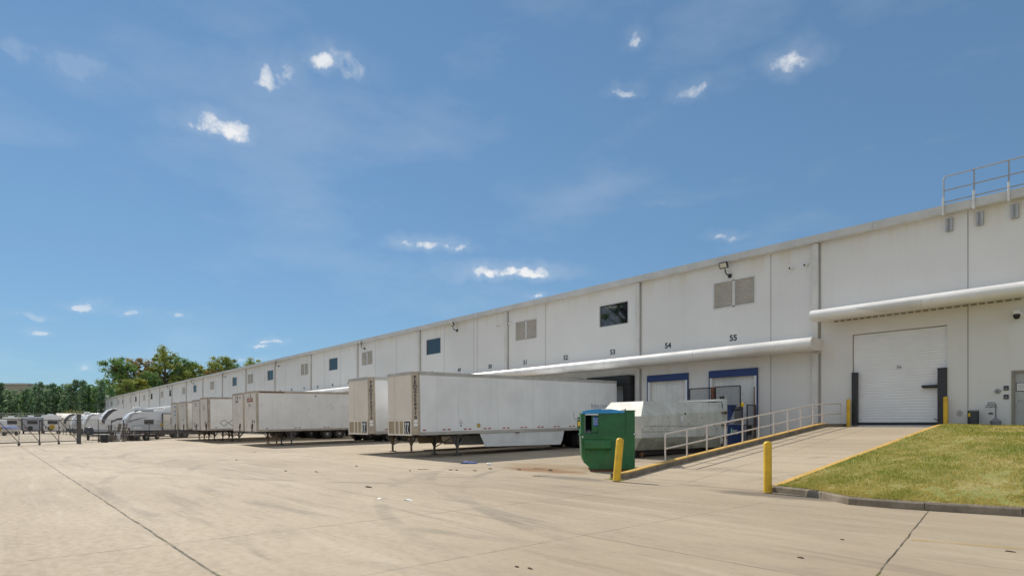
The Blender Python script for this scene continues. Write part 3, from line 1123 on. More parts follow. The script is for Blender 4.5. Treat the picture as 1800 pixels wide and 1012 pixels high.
for n, x in dock_x.items():
    if n < 36:
        continue
    text_mesh(str(n), 0.43, M['ink'], 'dock_number', wh, (x, W - 0.006, 6.1), (R(90), 0, 0), 0.003, bold=0.014)

# canopies with rounded front edge
def canopy(x0, x1, zb, zt, D, name, lift=0.04):
    r = (zt - zb) / 2
    pr = [(W - 0.002, zb + lift), (W - 0.002, zt - 0.02)]
    for k in range(13):
        a = R(90 + 180 * k / 12)
        pr.append((W - D + r + r * math.cos(a), zb + r + r * math.sin(a)))
    m = MB().prism(pr, x0, x1, 'x')
    o = m.build(name, M['canopy'], wh, smooth=True)
    return o


lo_can = canopy(-257, -11.42, 4.97, 5.56, 1.35, 'dock_canopy')
m = MB()
for k in range(0, 12):
    x = -11.42 - 6.1 * (k + 1)
    r = 0.297
    pr = [(W - 0.3, 5.562)]
    for q in range(13):
        a = R(90 + 180 * q / 12)
        pr.append((W - 1.35 + 0.295 + r * math.cos(a), 5.265 + r * math.sin(a)))
    pr += [(W - 0.3, 4.968)]
    for q in range(len(pr) - 1):
        m.quad([(x, pr[q][0], pr[q][1]), (x + 0.03, pr[q][0], pr[q][1]), (x + 0.03, pr[q + 1][0], pr[q + 1][1]), (x, pr[q + 1][0], pr[q + 1][1])])
m.build('canopy_seam', M['trim'], lo_can)
up_can = canopy(-11.42, -3.88, 6.22, 6.74, 1.5, 'door_canopy', 0.15)
m = MB()
pr = []
for q in range(6):
    a = R(165 + 75 * q / 5)
    pr.append((W - 1.5 + 0.26 + 0.272 * math.cos(a), 6.48 + 0.272 * math.sin(a)))
for q in range(5):
    xa = -8.75 + 0.35 * (q / 5)
    m.quad([(-9.5 + q * 0.2, pr[q][0], pr[q][1]), (-7.05, pr[q][0], pr[q][1]), (-7.05, pr[q + 1][0], pr[q + 1][1]), (-9.5 + (q + 1) * 0.2, pr[q + 1][0], pr[q + 1][1])])
m.build('canopy_patch', M['downspout'], up_can)
m = MB()
x = -10.9
while x < -4.3:
    m.box(x, x + 0.19, W - 0.02, W - 0.003, 6.28, 6.345)
    x += 0.27
m.build('deck_gaps', M['frame_brown'], up_can)

# the big drive-in door
big = roller(-10.11, -6.57, FL + 0.12, 5.60, W + 0.13, 0.125).build('drive_in_door', M['shutter'], wh)
text_mesh('56', 0.20, M['letter_grey'], 'door_number', big, (-8.3, W + 0.105, 4.02), (R(90), 0, 0), 0.002)
MB().box(-10.1, -6.6, W + 0.08, W + 0.15, FL, FL + 0.12).build('bottom_seal', M['dark'], big)
for gx0, gx1, zt in ((-10.12, -9.90, 3.85), (-6.86, -6.56, 3.83)):
    m = MB().box(gx0, gx1, W - 0.12, W + 0.09, FL, zt)
    m.box(gx0 - 0.02, gx1 + 0.02, W - 0.14, W + 0.10, zt, zt + 0.03)
    for z in (1.75, 2.4, 3.0, 3.5):
        m.box(gx0 + 0.05, gx0 + 0.09, W - 0.15, W - 0.12, z, z + 0.05)
    m.build('track_guard', M['black'], wh, bevel=0.01)
m = MB()
m.tube([(-7.42, W - 0.02, 3.10), (-7.40, W - 0.02, 3.12), (-6.92, W - 0.02, 3.12), (-6.86, W - 0.02, 3.12)], [0.05, 0.075, 0.075, 0.06], 10)
m.build('latch_arm', M['black'], wh, smooth=True)
m = MB()
m.bar((-7.0, W - 0.06, 1.78), (-6.86, W - 0.06, 1.70), 0.03, 0.03)
m.build('latch_hook', M['black'], wh)

# personnel door
m = MB()
a, b, zt, t = -4.5, -3.52, 3.6, 0.09
m.box(a, a + t, W - 0.03, W + 0.12, FL, zt).box(b - t, b, W - 0.03, W + 0.12, FL, zt).box(a + t, b - t, W - 0.03, W + 0.12, zt - t, zt)
m.build('door_frame', M['frame_brown'], wh, bevel=0.006)
pd = MB().box(a + t, b - t, W + 0.05, W + 0.10, FL + 0.01, zt - t).build('entrance_door', M['door_grey'], wh)
m = MB().box(-4.40, -4.32, W + 0.03, W + 0.049, 2.32, 2.55)
m.tube([(-4.30, W + 0.05, 2.44), (-4.30, W - 0.01, 2.44), (-4.16, W - 0.01, 2.45)], 0.013, 8)
m.build('door_handle', M['steel'], pd)


def notice(x0, x1, z0, z1, fr, face, name='notice'):
    o = MB().box(x0, x1, W + 0.036, W + 0.049, z0, z1).build(name, fr, pd)
    e = 0.025
    MB().box(x0 + e, x1 - e, W + 0.030, W + 0.0355, z0 + e, z1 - e).build('notice_sheet', face, o)
    return o


nt_ = notice(-4.375, -4.075, 2.80, 3.13, M['black'], M['white_sign'])
m = MB()
for k in range(7):
    m.box(-4.32, -4.14 + (k % 3) * 0.01, W + 0.028, W + 0.0295, 2.88 + k * 0.028, 2.888 + k * 0.028)
m.build('notice_print', M['letter_grey'], nt_)
notice(-4.09 + .02, -3.80, 3.16, 3.42, M['black'], M['yellow_tag'], 'warning_notice')
m = MB().lathe([(0.13, 0.0), (0.13, 0.012)], (-3.92, W + 0.036, 2.99), 24, 0, 'y')
m.build('round_notice', M['sign_blue'], pd)
notice(-4.04, -3.76, 2.50, 2.84, M['black'], M['white_sign'])

# taller end block and roof-top details
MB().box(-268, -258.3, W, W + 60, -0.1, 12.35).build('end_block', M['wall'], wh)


# ------------------------------------------------------------------ things on the wall
def floodlight(x, z, near):
    t = thing('floodlight', near, 'floodlight', (x, W, z), group='floodlights along the warehouse wall')
    m = MB().box(-0.09, 0.09, -0.06, -0.002, -0.10, 0.10)
    m.build('wall_box', M['black'], t)
    m = MB().tube([(0, -0.06, 0), (0, -0.24, 0.0), (-0.03, -0.38, 0.06), (-0.06, -0.44, 0.30)], 0.032, 8)
    m.build('arm', M['black'], t, smooth=True)
    Rm = Matrix.Rotation(R(28), 3, 'X')
    h = MB().box(-0.24, 0.24, -0.05, 0.05, -0.17, 0.17, 0, Rm, (-0.10, -0.50, 0.50))
    ho = h.build('lamp_head', M['black'], t, bevel=0.015)
    MB().box(-0.18, 0.18, -0.062, -0.052, -0.11, 0.12, 0, Rm, (-0.10, -0.50, 0.50)).build('lens', M['lamp_face'], ho)
    return t


floods = [(-16.08, 9.42, 'black floodlight on a bent arm above the louvres over dock 55'), (-40.57, 9.45, 'black floodlight on the wall high above dock 49'),
          (-56.9, 9.5, 'black floodlight just right of a downspout, above louvres, behind the purple-lettered trailer'), (-81.4, 9.5, 'black floodlight beside a downspout, above the roof of the long front white trailer'),
          (-105.6, 9.5, 'black floodlight beside a downspout, above the trailer with the wavy diamond mark'), (-126, 9.5, 'small floodlight above the window left of the diamond-marked trailer'),
          (-146.5, 9.5, 'small floodlight above the wall just left of the leftmost trailer nose'), (-166.3, 9.5, 'small floodlight above the travel trailer roofs'),
          (-187.5, 9.5, 'tiny floodlight far along the wall, last before the far end')]
for x, z, lab in floods:
    floodlight(x, z, lab)


def dome_camera(x, z, lab, big=False):
    s = 1.6 if big else 1.0
    t = thing('security_camera', lab, 'camera', (x, W, z))
    m = MB().lathe([(0.085 * s, 0), (0.085 * s, -0.05 * s), (0.06 * s, -0.06 * s)], (0, 0, 0), 18, 0, 'y')
    m.build('mount', M['cam_white'], t, smooth=True)
    if big:
        MB().box(-0.09, 0.09, -0.30, -0.097, 0.0, 0.16).build('housing', M['cam_white'], t, bevel=0.02)
        m = MB().lathe([(0.02, -0.18), (0.07, -0.16), (0.105, -0.10), (0.115, 0.0)], (0, -0.2, -0.01), 18)
        m.build('dome', M['rv_glass'], t, smooth=True)
    else:
        m = MB().tube([(0, -0.06, 0.0), (-0.02, -0.12, -0.02), (-0.06, -0.22, -0.06)], [0.07, 0.075, 0.065], 14)
        m.build('housing', M['cam_white'], t, smooth=True)
        m = MB().tube([(-0.06, -0.222, -0.06), (-0.068, -0.24, -0.068)], [0.05, 0.045], 14)
        m.build('lens', M['black'], t)
    return t


dome_camera(-12.80, 9.21, 'small white camera high on the wall, left of a pair, near a panel joint')
dome_camera(-12.10, 9.23, 'small white camera high on the wall, right one of the pair, next to the downspout')
dome_camera(-33.8, 9.19, 'small white camera at the downspout between docks 50 and 51')
dome_camera(-35.0, 9.17, 'tiny white camera on the wall left of the downspout above dock 50')
dome_camera(-110.0, 9.9, 'tiny white camera under the gutter, left of the tree-topped skyline on the far wall')
dome_camera(-4.32, 5.72, 'white dome camera below the big door canopy at the right edge', True)

# roof guard rail
gr = thing('roof_guardrail', 'grey metal guardrail standing on the roof edge above the drive-in door', 'railing', (-6.6, W - 0.36, 10.47))
px = [0.0, 1.0, 2.07, 3.13, 4.2, 5.3, 6.4]
for i, x in enumerate(px):
    MB().tube([(x, 0.05, 0.0), (x, 0.05, 1.12 if i else 1.05)], 0.028, 8).build('rail_post', M['roof_rail'], gr)
    MB().box(x - 0.035, x + 0.035, -0.06, -0.01, -0.45, 0.28).build('stanchion', M['post_white'], gr, bevel=0.008)
    m = MB()
    m.box(x + 0.02, x + 0.10, 0.24, 0.345, -1.05, -0.52).box(x + 0.17, x + 0.25, 0.24, 0.345, -1.05, -0.52)
    m.box(x + 0.10, x + 0.17, 0.30, 0.345, -1.05, -0.52)
    for z in (-0.95, -0.8, -0.62):
        m.box(x + 0.05, x + 0.08, 0.225, 0.24, z, z + 0.03)
    m.build('wall_bracket', M['steel'], gr)
MB().tube([(0.0, 0.05, 1.02), (0.01, 0.05, 1.09), (0.09, 0.05, 1.14), (7.0, 0.05, 1.14)], 0.028, 8).build('top_rail', M['roof_rail'], gr, smooth=True)
MB().tube([(0.0, 0.05, 0.57), (7.0, 0.05, 0.57)], 0.025, 8).build('middle_rail', M['roof_rail'], gr)
MB().tube([(0.0, 0.05, 0.10), (7.0, 0.05, 0.10)], 0.025, 8).build('bottom_rail', M['roof_rail'], gr)

# sign, keypads and little things by the personnel door
sg = thing('wall_sign', 'small white sign with three lines of black print, low beside the entrance door', 'sign', (-5.12, W - 0.008, 2.29))
MB().box(-0.175, 0.175, -0.008, 0, -0.14, 0.14).build('sign_board', M['white_sign'], sg)
text_mesh('VEHICLE\nSMOKING\nPROHIBITED', 0.082, M['black'], 'sign_print', sg, (0, -0.010, 0), (R(90), 0, 0), 0.001, spacing=1.0, bold=0.003, sx=0.78)
for z, lab in ((2.94, 'upper black card reader box left of the entrance door'), (2.60, 'lower black keypad box left of the entrance door')):
    t = thing('card_reader', lab, 'keypad', (-4.66, W, z))
    MB().box(-0.075, 0.075, -0.045, -0.002, -0.085, 0.085).build('case', M['black'], t, bevel=0.008)
    MB().box(-0.04, 0.04, -0.052, -0.046, -0.06, 0.02).build('key_panel', M['letter_grey'], t)
t = thing('wall_light', 'round grey light fitting on the wall beside the keypads', 'light', (-4.92, W, 2.83))
MB().lathe([(0.10, -0.002), (0.10, -0.03), (0.07, -0.07)], (0, 0, 0), 20, 0, 'y').build('base', M['steel'], t, smooth=True)
MB().lathe([(0.055, -0.071), (0.045, -0.09), (0.02, -0.10)], (0, 0, 0), 16, 0, 'y').build('lens', M['letter_grey'], t, smooth=True)
t = thing('outlet_cover', 'small dark outlet cover low on the wall under the white sign', 'outlet', (-5.13, W, 1.97))
MB().box(-0.07, 0.07, -0.03, -0.002, -0.035, 0.035).build('cover', M['letter_grey'], t, bevel=0.008)
MB().box(-0.05, 0.05, -0.036, -0.031, -0.02, 0.02).build('flap', M['black'], t)

t = thing('trash_can', 'black cylindrical bin with a yellow sticker against the wall by the lawn', 'trash can', (-5.62, W - 0.35, 1.46))
MB().lathe([(0.16, 0), (0.18, 0.02), (0.185, 0.60), (0.175, 0.62)], (0, 0, 0), 24).build('can_body', M['black'], t, smooth=True)
MB().lathe([(0.192, 0.605), (0.192, 0.635), (0.165, 0.655), (0.1, 0.66)], (0, 0, 0), 24).build('can_rim', M['steel'], t, smooth=True)
m = MB()
for k in range(4):
    a0, a1 = R(222 + k * 7), R(229 + k * 7)
    z0, z1 = 0.40 - 0.01 * k, 0.50 + 0.012 * k
    m.quad([(0.188 * math.cos(a0), 0.188 * math.sin(a0), z0), (0.188 * math.cos(a1), 0.188 * math.sin(a1), z0), (0.188 * math.cos(a1), 0.188 * math.sin(a1), z1), (0.188 * math.cos(a0), 0.188 * math.sin(a0), z1)])
m.build('sticker', M['yellow_tag'], t)
t = thing('ashtray_stand', 'grey cigarette receptacle with a squat base and a thin neck by the door', 'ashtray', (-4.93, W - 0.3, 1.46))
MB().lathe([(0.17, 0), (0.175, 0.16), (0.185, 0.17), (0.185, 0.20), (0.10, 0.26), (0.045, 0.33)], (0, 0, 0), 22).build('base', M['letter_grey'], t, smooth=True)
MB().lathe([(0.035, 0.33), (0.025, 0.5), (0.022, 0.86), (0.03, 0.88)], (0, 0, 0), 14).build('neck', M['letter_grey'], t, smooth=True)


# ------------------------------------------------------------------ bollards
def bollard(x, y, z, h, r, lab, lean=None):
    t = thing('bollard', lab, 'bollard', (x, y, z), group='yellow safety bollards')
    m = MB().lathe([(r, -0.05), (r, h - r * 0.75), (r * 0.97, h - r * 0.55), (r * 0.80, h - r * 0.22), (r * 0.45, h - r * 0.04), (r * 0.1, h)], (0, 0, 0), 24)
    m.build('post', M['bollard'], t, smooth=True)
    m = MB().lathe([(r + 0.012, -0.02), (r + 0.012, 0.012), (r, 0.02)], (0, 0, 0), 24)
    m.build('footing', M['kerb'], t)
    if lean:
        t.rotation_euler = lean
    return t


bollard(-6.14, 12.92, 0, 1.15, 0.086, 'upright yellow bollard at the corner of the lawn kerb, nearest the camera')
bollard(-10.06, 12.55, 0, 1.17, 0.10, 'yellow bollard leaning to the right in front of the green dumpster', (R(-5), R(5), R(40)))
bollard(-10.16, 29.2, 1.42, 1.27, 0.085, 'yellow bollard at the left side of the drive-in door')
bollard(-6.52, 29.2, 1.42, 1.25, 0.085, 'yellow bollard at the right side of the drive-in door, on the lawn corner')
bollard(-60.9, 28.3, 0.26, 1.0, 0.085, 'taller of two far bollards seen between the parked trailers')
bollard(-58.4, 28.3, 0.26, 0.9, 0.085, 'shorter far bollard partly hidden under the trailer with black number letters')

# ------------------------------------------------------------------ ramp handrail
hr = thing('ramp_handrail', 'pale pipe handrail with many posts climbing along the left kerb of the ramp', 'railing', (RX0 - 0.12, 15.39, 0))
pys = [15.39, 16.57, 17.75, 18.93, 20.12, 21.32, 22.52, 23.72, 24.92, 26.12, 27.1]


def top_z(y):
    if y < 26.1:
        return 1.235 + 0.1045 * (y - 15.39)
    if y < 27.2:
        return 2.355 + 0.06 * (y - 26.1)
    return 2.42 + 0.03 * (y - 27.2)


for y in pys:
    zb = rz(y) + 0.15
    MB().tube([(0, y - 15.39, zb), (0, y - 15.39, top_z(y) - 0.02)], 0.026, 10).build('post', M['rail_white'], hr, smooth=True)
ya = [15.39] + pys[1:-1] + [26.6, 27.1, 27.9, 29.15]
MB().tube([(0, 0, top_z(15.39))] + [(0, y - 15.39, top_z(y)) for y in ya[1:]], 0.027, 10).build('top_rail', M['rail_white'], hr, smooth=True)
MB().tube([(0, y - 15.39, top_z(y) - 0.45) for y in ya], 0.024, 10).build('middle_rail', M['rail_white'], hr, smooth=True)
MB().tube([(0, 29.15 - 15.39, rz(29) + 0.1), (0, 29.15 - 15.39, top_z(29.15))], 0.027, 10).build('end_post', M['rail_white'], hr)


# ------------------------------------------------------------------ dumpster
def build_dumpster():
    # local: x along the seen side (1.78 long), y away from the viewer (1.85 wide)
    t = thing('dumpster', 'green steel dumpster with a blue lid and an open side hatch', 'dumpster', (-13.0, 14.45, 0), (0, 0, R(44)))
    Lx, Dy = 1.70, 1.85
    H = 2.0
    mid = 1.20
    # lower body with chamfered foot
    lo = [(0.0, 0.52), (0.06, 0.30), (0.30, 0.08), (Lx, 0.08), (Lx, mid), (-0.03, mid)]
    MB().prism(lo, 0.0, Dy, 'y').build('lower_body', M['green_low'], t, bevel=0.012)
    m = MB()
    hx0, hx1, hz0, hz1 = 0.10, 0.53, 1.25, 1.84            # the open hatch
    up = [(-0.03, mid + 0.005), (Lx, mid + 0.005), (Lx, H - 0.04), (0.02, H - 0.10)]
    # side with hatch
    for x0, x1, z0, z1 in ((-0.03, hx0, mid + .005, H - .07), (hx0, hx1, mid + .005, hz0), (hx0, hx1, hz1, H - .06), (hx1, Lx, mid + .005, H - .045)):
        m.box(x0, x1, 0.02, 0.05, z0, z1)
    m.box(-0.03, 0.0, 0.05, Dy, mid + .005, H - .07).box(Lx - .03, Lx, 0.05, Dy, mid + .005, H - .045).box(0.0, Lx - .03, Dy - .03, Dy, mid + .005, H - .06)
    m.build('upper_body', M['green'], t)
    m = MB().box(-0.055, Lx + 0.02, -0.015, 0.052, mid - 0.035, mid + 0.03)
    m.box(-0.055, -0.02, 0.052, Dy, mid - 0.035, mid + 0.03)
    m.box(Lx - 0.30, Lx - 0.285, 0.0, 0.019, mid + .03, H - .05)
    m.build('rim', M['green'], t)
    # fork pocket
    m = MB()
    pk = [(0.0, 1.06), (-0.16, 1.02), (-0.19, 0.98), (-0.19, 0.78), (-0.16, 0.74), (0.0, 0.71)]
    m.prism(pk, 0.08, 0.93, 'x')
    m.box(0.18, 0.22, -0.12, 0.0, 0.62, 0.715).box(0.84, 0.88, -0.12, 0.0, 0.62, 0.715)
    fp = m.build('fork_pocket', M['green_low'], t, bevel=0.008)
    # hatch: dark inside, rail, sticker panel, half-open slide door
    ins = MB()
    ins.box(hx0 - 0.06, hx1 + 0.1, 0.85, 0.88, mid, H - .12)
    ins.box(hx1 + 0.10, hx1 + 0.12, 0.06, 0.85, mid, H - .12)
    ins.build('inner_wall', M['green_dark'], t)
    MB().box(hx0 - 0.02, hx0 + 0.01, 0.055, 0.075, hz0, hz1).box(hx0 + 0.01, hx1, -0.005, 0.015, hz1 - 0.012, hz1 + 0.035).build('hatch_track', M['decal_white'], t)
    dr = MB().box(hx0 + 0.22, hx1 + 0.06, 0.062, 0.085, hz0 + 0.02, hz1 - 0.03).build('slide_door', M['green'], t)
    MB().box(hx0 + 0.27, hx1 - 0.012, 0.056, 0.061, hz0 + 0.23, hz0 + 0.52).build('sticker', M['sign_blue'], dr)
    text_mesh('Must Be\nFlattened\nNo Dump', 0.078, M['decal_white'], 'sticker_print', dr, (hx0 + 0.275, 0.053, hz0 + 0.375), (R(90), 0, 0), 0.001, 'LEFT', 0.72)
    bg = MB()
    rng = random.Random(4)
    for k in range(4):
        pr_ = [(0.05, -0.02), (0.16 - 0.01 * k, 0.05), (0.15, 0.10), (0.06, 0.145), (0.01, 0.15)]
        bg.lathe(pr_, (hx0 + 0.12 + 0.10 * k, 0.22 + 0.05 * (k % 2), mid + rng.uniform(0.0, 0.03)), 12)
    bg.build('bin_bags', M['bag'], t, smooth=True)
    # blue lid, bulging
    n, L_ = 14, []
    m = MB()
    x0, x1 = 0.0, Lx - 0.33
    pts = []
    for i in range(n + 1):
        u = i / n
        z = H - 0.075 + 0.105 * math.sin(math.pi * (0.04 + 0.92 * u)) ** 0.8
        pts.append((x0 + (x1 - x0) * u, z))
    prof = pts + [(x1, H - 0.10), (x0 + 0.01, H - 0.13)]
    m.prism(prof, -0.03, Dy + 0.02, 'y')
    lid = m.build('lid', M['lid_blue'], t, smooth=True)
    MB().box(Lx - 0.33, Lx + 0.02, -0.01, Dy, H - 0.045, H - 0.015).build('top_plate', M['green'], t)
    m = MB().tube([(Lx - 0.31, -0.02, H - 0.03), (Lx - 0.31, -0.02, H + 0.03)], 0.02, 8)
    m.tube([(Lx - 0.31, -0.04, H + 0.01), (Lx - 0.31, Dy, H + 0.01)], 0.012, 8)
    m.build('lid_hinge', M['rust'], t)
    MB().box(0.62, 0.85, -0.036, -0.031, H + 0.004, H + 0.026).build('lid_label', M['decal_white'], lid)
    # latch bar, amber label, corner plates
    m = MB().tube([(-0.06, 0.0, H - 0.30), (-0.15, 0.0, H - 0.33), (-0.26, 0.02, H - 0.26), (-0.27, 0.02, H - 0.10), (-0.24, 0.02, H - 0.06)], 0.016, 8)
    m.build('latch_bar', M['steel'], t, smooth=True)
    MB().box(-0.15, -0.055, 0.03, 0.06, H - 0.62, H - 0.24).build('lock_plate', M['green'], t)
    MB().box(-0.13, -0.06, 0.02, 0.029, H - 0.52, H - 0.38).build('amber_label', M['yellow_tag'], t)
    for x, z in ((-0.03, H - 0.12), (0.0, mid - 0.10), (Lx - 0.04, mid - 0.01)):
        MB().box(x, x + 0.045, -0.03, -0.016, z, z + 0.05).build('corner_plate', M['decal_white'], t)
    m = MB().box(-0.06, -0.035, 0.0, 0.06, 0.62, 1.15)
    m.build('edge_strip', M['steel'], t)
    MB().box(0.34, Lx - 0.05, 0.03, Dy - 0.05, -0.005, 0.079).build('base_skid', M['rust'], t)
    m = MB().box(1.02, 1.035, -0.004, 0.0, 0.1, 0.66).box(Lx - .004, Lx + .012, 0.3, 0.34, 0.1, mid - .04)
    m.build('body_rib', M['green_low'], t)


build_dumpster()


# ------------------------------------------------------------------ waste container, compactor and cage
def build_container():
    x1 = -15.0
    wd = 2.35
    y0, y1 = 20.35, 26.9
    zb = gz(23)
    t = thing('waste_container', 'grey-green steel compactor container with chamfered corners behind the green dumpster', 'container', (x1 - wd / 2, y0, zb))
    L_ = y1 - y0
    # local x -wd/2..wd/2 ; y 0..L ; z 0..2.35
    a = wd / 2
    z0, z1, H = 0.28, 0.80, 2.42
    yn = 0.30                       # nose corners
    # cross-section rings along y: (y, half width top, half width mid, half width bottom, z top, z chamfer)
    rings = [(0.0, a - 0.30, a - 0.02, a - 0.35, 2.36, 1.72), (L_ * 0.82, a - 0.20, a, a - 0.16, H, 1.98), (L_, a - 0.12, a, a - 0.10, H + 0.04, 2.1)]
    m = MB()
    base = []
    for (y, ht, hm, hb, zt, zc) in rings:
        base.append([(-hb, y, z0), (-hm, y, z1), (-hm, y, zc), (-ht, y, zt), (ht, y, zt), (hm, y, zc), (hm, y, z1), (hb, y, z0)])
    # sloping front: pull the top of the first ring back, chamfer to the face
    f = base[0]
    for i, dy in ((3, 0.55), (4, 0.55)):
        f[i] = (f[i][0], dy, f[i][2])
    for ra, rb_ in zip(base, base[1:]):
        for i in range(8):
            j = (i + 1) % 8
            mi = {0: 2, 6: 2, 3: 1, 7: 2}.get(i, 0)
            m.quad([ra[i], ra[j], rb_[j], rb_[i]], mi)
    m.quad([f[2], f[3], f[4], f[5]], 1)  # front faces carry the painted sunlit tone
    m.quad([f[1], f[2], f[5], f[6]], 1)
    m.quad([f[0], f[1], f[6], f[7]], 2)
    m.quad(base[-1], 0)
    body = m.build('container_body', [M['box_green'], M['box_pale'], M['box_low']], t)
    m = MB()
    for s in (-0.62, 0.62):
        m.box(s - 0.07, s + 0.07, 0.1, L_, 0.06, 0.278)
    m.build('skid_rail', M['under'], t)
    for y in (0.5, 5.7):
        for s in (-1, 1):
            MB().lathe([(0.05, -0.06), (0.105, -0.06), (0.105, 0.06), (0.05, 0.06)], (s * 0.8, y, 0.105), 16, 0, 'x').build('roller', M['rust'], t)
    fr = MB()
    for s in (-1, 1):
        fr.box(s * (a + 0.06) - 0.07, s * (a + 0.06) + 0.07, L_ + 0.005, L_ + 0.17, 0.1, H + 0.10)
    fr.box(-a - 0.13, a + 0.13, L_ + 0.005, L_ + 0.17, H + 0.105, H + 0.20)
    fr.build('door_frame', M['box_green'], t)
    m = MB()
    for z in (0.75, 1.35, 1.95):
        m.tube([(a + 0.14, L_ + 0.03, z - 0.07), (a + 0.14, L_ + 0.03, z + 0.07)], 0.05, 10)
        m.box(a - 0.1, a + 0.12, L_ - 0.16, L_ + 0.0, z - 0.03, z + 0.03)
    m.build('hinge', M['rust'], t)
    m = MB().box(a + 0.002, a + 0.03, L_ - 0.32, L_ - 0.1, 0.45, 0.9).box(a + 0.03, a + 0.09, L_ - 0.26, L_ - 0.16, 0.55, 0.75)
    m.build('latch', M['box_pale'], t)
    m = MB()
    xx = 1.158
    for y, z, s in ((2.9, 1.52, 0.09),):
        m.box(a + 0.002, a + 0.006, y, y + 0.16, z, z + 0.24)
    m.build('number_plate', M['decal_white'], t)
    MB().lathe([(0.05, 0.0), (0.05, 0.03), (0.02, 0.04)], (a - 0.02, 3.25, 1.86), 12, 0, 'x').build('lifting_hook', M['black'], t)
    m = MB()
    for z, ya_, yb_ in ((1.30, 0.2, 4.8), (1.06, 0.1, 3.2), (0.81, 0.05, 6.3)):
        m.box(a + 0.001, a + 0.007, ya_, yb_, z, z + 0.018)
    m.build('scrape_ridge', M['box_low'], t)
    m = MB().box(a - 0.22, a - 0.02, L_ + 0.02, L_ + 0.20, H + 0.205, H + 0.36)
    m.build('frame_lug', M['black'], t, bevel=0.03)

    # compactor
    c = thing('trash_compactor', 'blue trash compactor with a leaf logo standing between the container and dock 55', 'compactor', (x1 - wd / 2, 27.1, gz(28)))
    D = W - 0.45 - 27.1
    m = MB().box(-1.05, 1.12, 0.02, D, 0.12, 1.28)
    m.build('ram_housing', M['blue'], c, bevel=0.015)
    m = MB()
    pr_ = [(0.02, 1.285), (0.02, 2.28), (0.55, 2.28), (1.55, 2.28), (D, 2.28), (D, 1.285)]
    m.prism([(0.02, 1.285), (0.02, 2.26), (D * 0.62, 2.26), (D * 0.28, 1.50), (D * 0.2, 1.285)], 1.02, 1.12, 'x')
    m.prism([(0.02, 1.285), (0.02, 2.26), (D, 2.26), (D, 1.285)], -1.05, -0.95, 'x')
    m.box(-0.94, 1.01, 0.02, 0.10, 1.285, 2.26)
    m.build('hopper', M['blue'], c)
    m = MB()
    for k in range(9):
        u = k / 8
        y, z = D * (0.62 - 0.40 * u), 2.26 - 0.9 * u
        m.tube([(1.125, y, z), (1.16, y, z)], 0.022, 8)
    m.build('rivet_row', M['steel'], c)
    lg = MB()
    pts = [(0.70 + 0.10 * math.cos(a_) * (1.0 if math.cos(a_) > 0 else 0.45), 0.93 + 0.17 * math.sin(a_)) for a_ in [2 * math.pi * k / 20 for k in range(20)]]
    lg.prism(pts, 1.1215, 1.1255, 'x')
    lg.build('leaf_logo', M['mint'], c)
    text_mesh('BIACE', 0.17, M['decal_white'], 'logo_lettering', c, (1.1235, 0.86, 0.95), (R(90), 0, R(90)), 0.002, 'LEFT', 0.95, bold=0.004)
    MB().box(1.1215, 1.1245, 0.88, 1.36, 0.80, 0.825).build('logo_line', M['decal_white'], c)
    MB().box(0.98, 1.0, D * 0.62, D, 1.30, 2.2).build('guard_sheet', M['letter_grey'], c)

    # black wire cage around the dock opening
    g = thing('safety_cage', 'black wire mesh cage panels around the compactor hopper at dock 55', 'cage', (-15.9, W - 0.5, FL))

    def panel(name, p0, p1, z0, z1):
        p0, p1 = Vector(p0), Vector(p1)
        mm = MB()
        mm.bar((*p0.xy, z0), (*p0.xy, z1), 0.05, 0.05)
        mm.bar((*p1.xy, z0), (*p1.xy, z1), 0.05, 0.05)
        mm.bar((*p0.xy, z1), (*p1.xy, z1), 0.05, 0.05)
        mm.bar((*p0.xy, z0), (*p1.xy, z0), 0.05, 0.05)
        fo = mm.build(name, M['black'], g)
        uv_panel('wire_mesh', [(*p0.xy, z0), (*p1.xy, z0), (*p1.xy, z1), (*p0.xy, z1)], M['cage'], fo)
    panel('cage_panel', (-1.55, -1.2, 0), (-0.30, -1.2, 0), 0.75, 1.92)
    panel('cage_panel', (-0.06, -1.2, 0), (1.28, -1.2, 0), 0.75, 1.95)
    panel('cage_panel', (1.30, -0.55, 0), (1.30, 0.3, 0), -0.9, 1.02)
    MB().box(-0.27, -0.09, -1.28, -1.12, -0.2, 1.95).build('cage_post', M['rust'], g)
    MB().tube([(1.42, -0.05, -1.0), (1.42, -0.05, 1.95)], 0.03, 8).build('brown_post', M['rust'], g)
    MB().tube([(1.36, -1.15, -0.9), (1.36, -1.15, 1.05)], 0.035, 8).build('bell_post', M['black'], g)
    m = MB().lathe([(0.02, -0.16), (0.07, -0.12), (0.085, 0.0), (0.06, 0.06), (0.02, 0.08)], (1.36, -1.15, 1.05), 14)
    m.build('warning_beacon', M['yellow_tag'], g, smooth=True)


def uv_panel(name, q, mat, parent=None):
    me = bpy.data.meshes.new(name)
    me.from_pydata([tuple(p) for p in q], [], [(0, 1, 2, 3)])
    uv = me.uv_layers.new(name='UVMap')
    w = (Vector(q[1]) - Vector(q[0])).length
    h = (Vector(q[3]) - Vector(q[0])).length
    for i, c in enumerate(((0, 0), (w, 0), (w, h), (0, h))):
        uv.data[i].uv = c
    me.materials.append(mat)
    o = bpy.data.objects.new(name, me)
    COL.objects.link(o)
    if parent is not None:
        o.parent = parent
    return o


build_container()


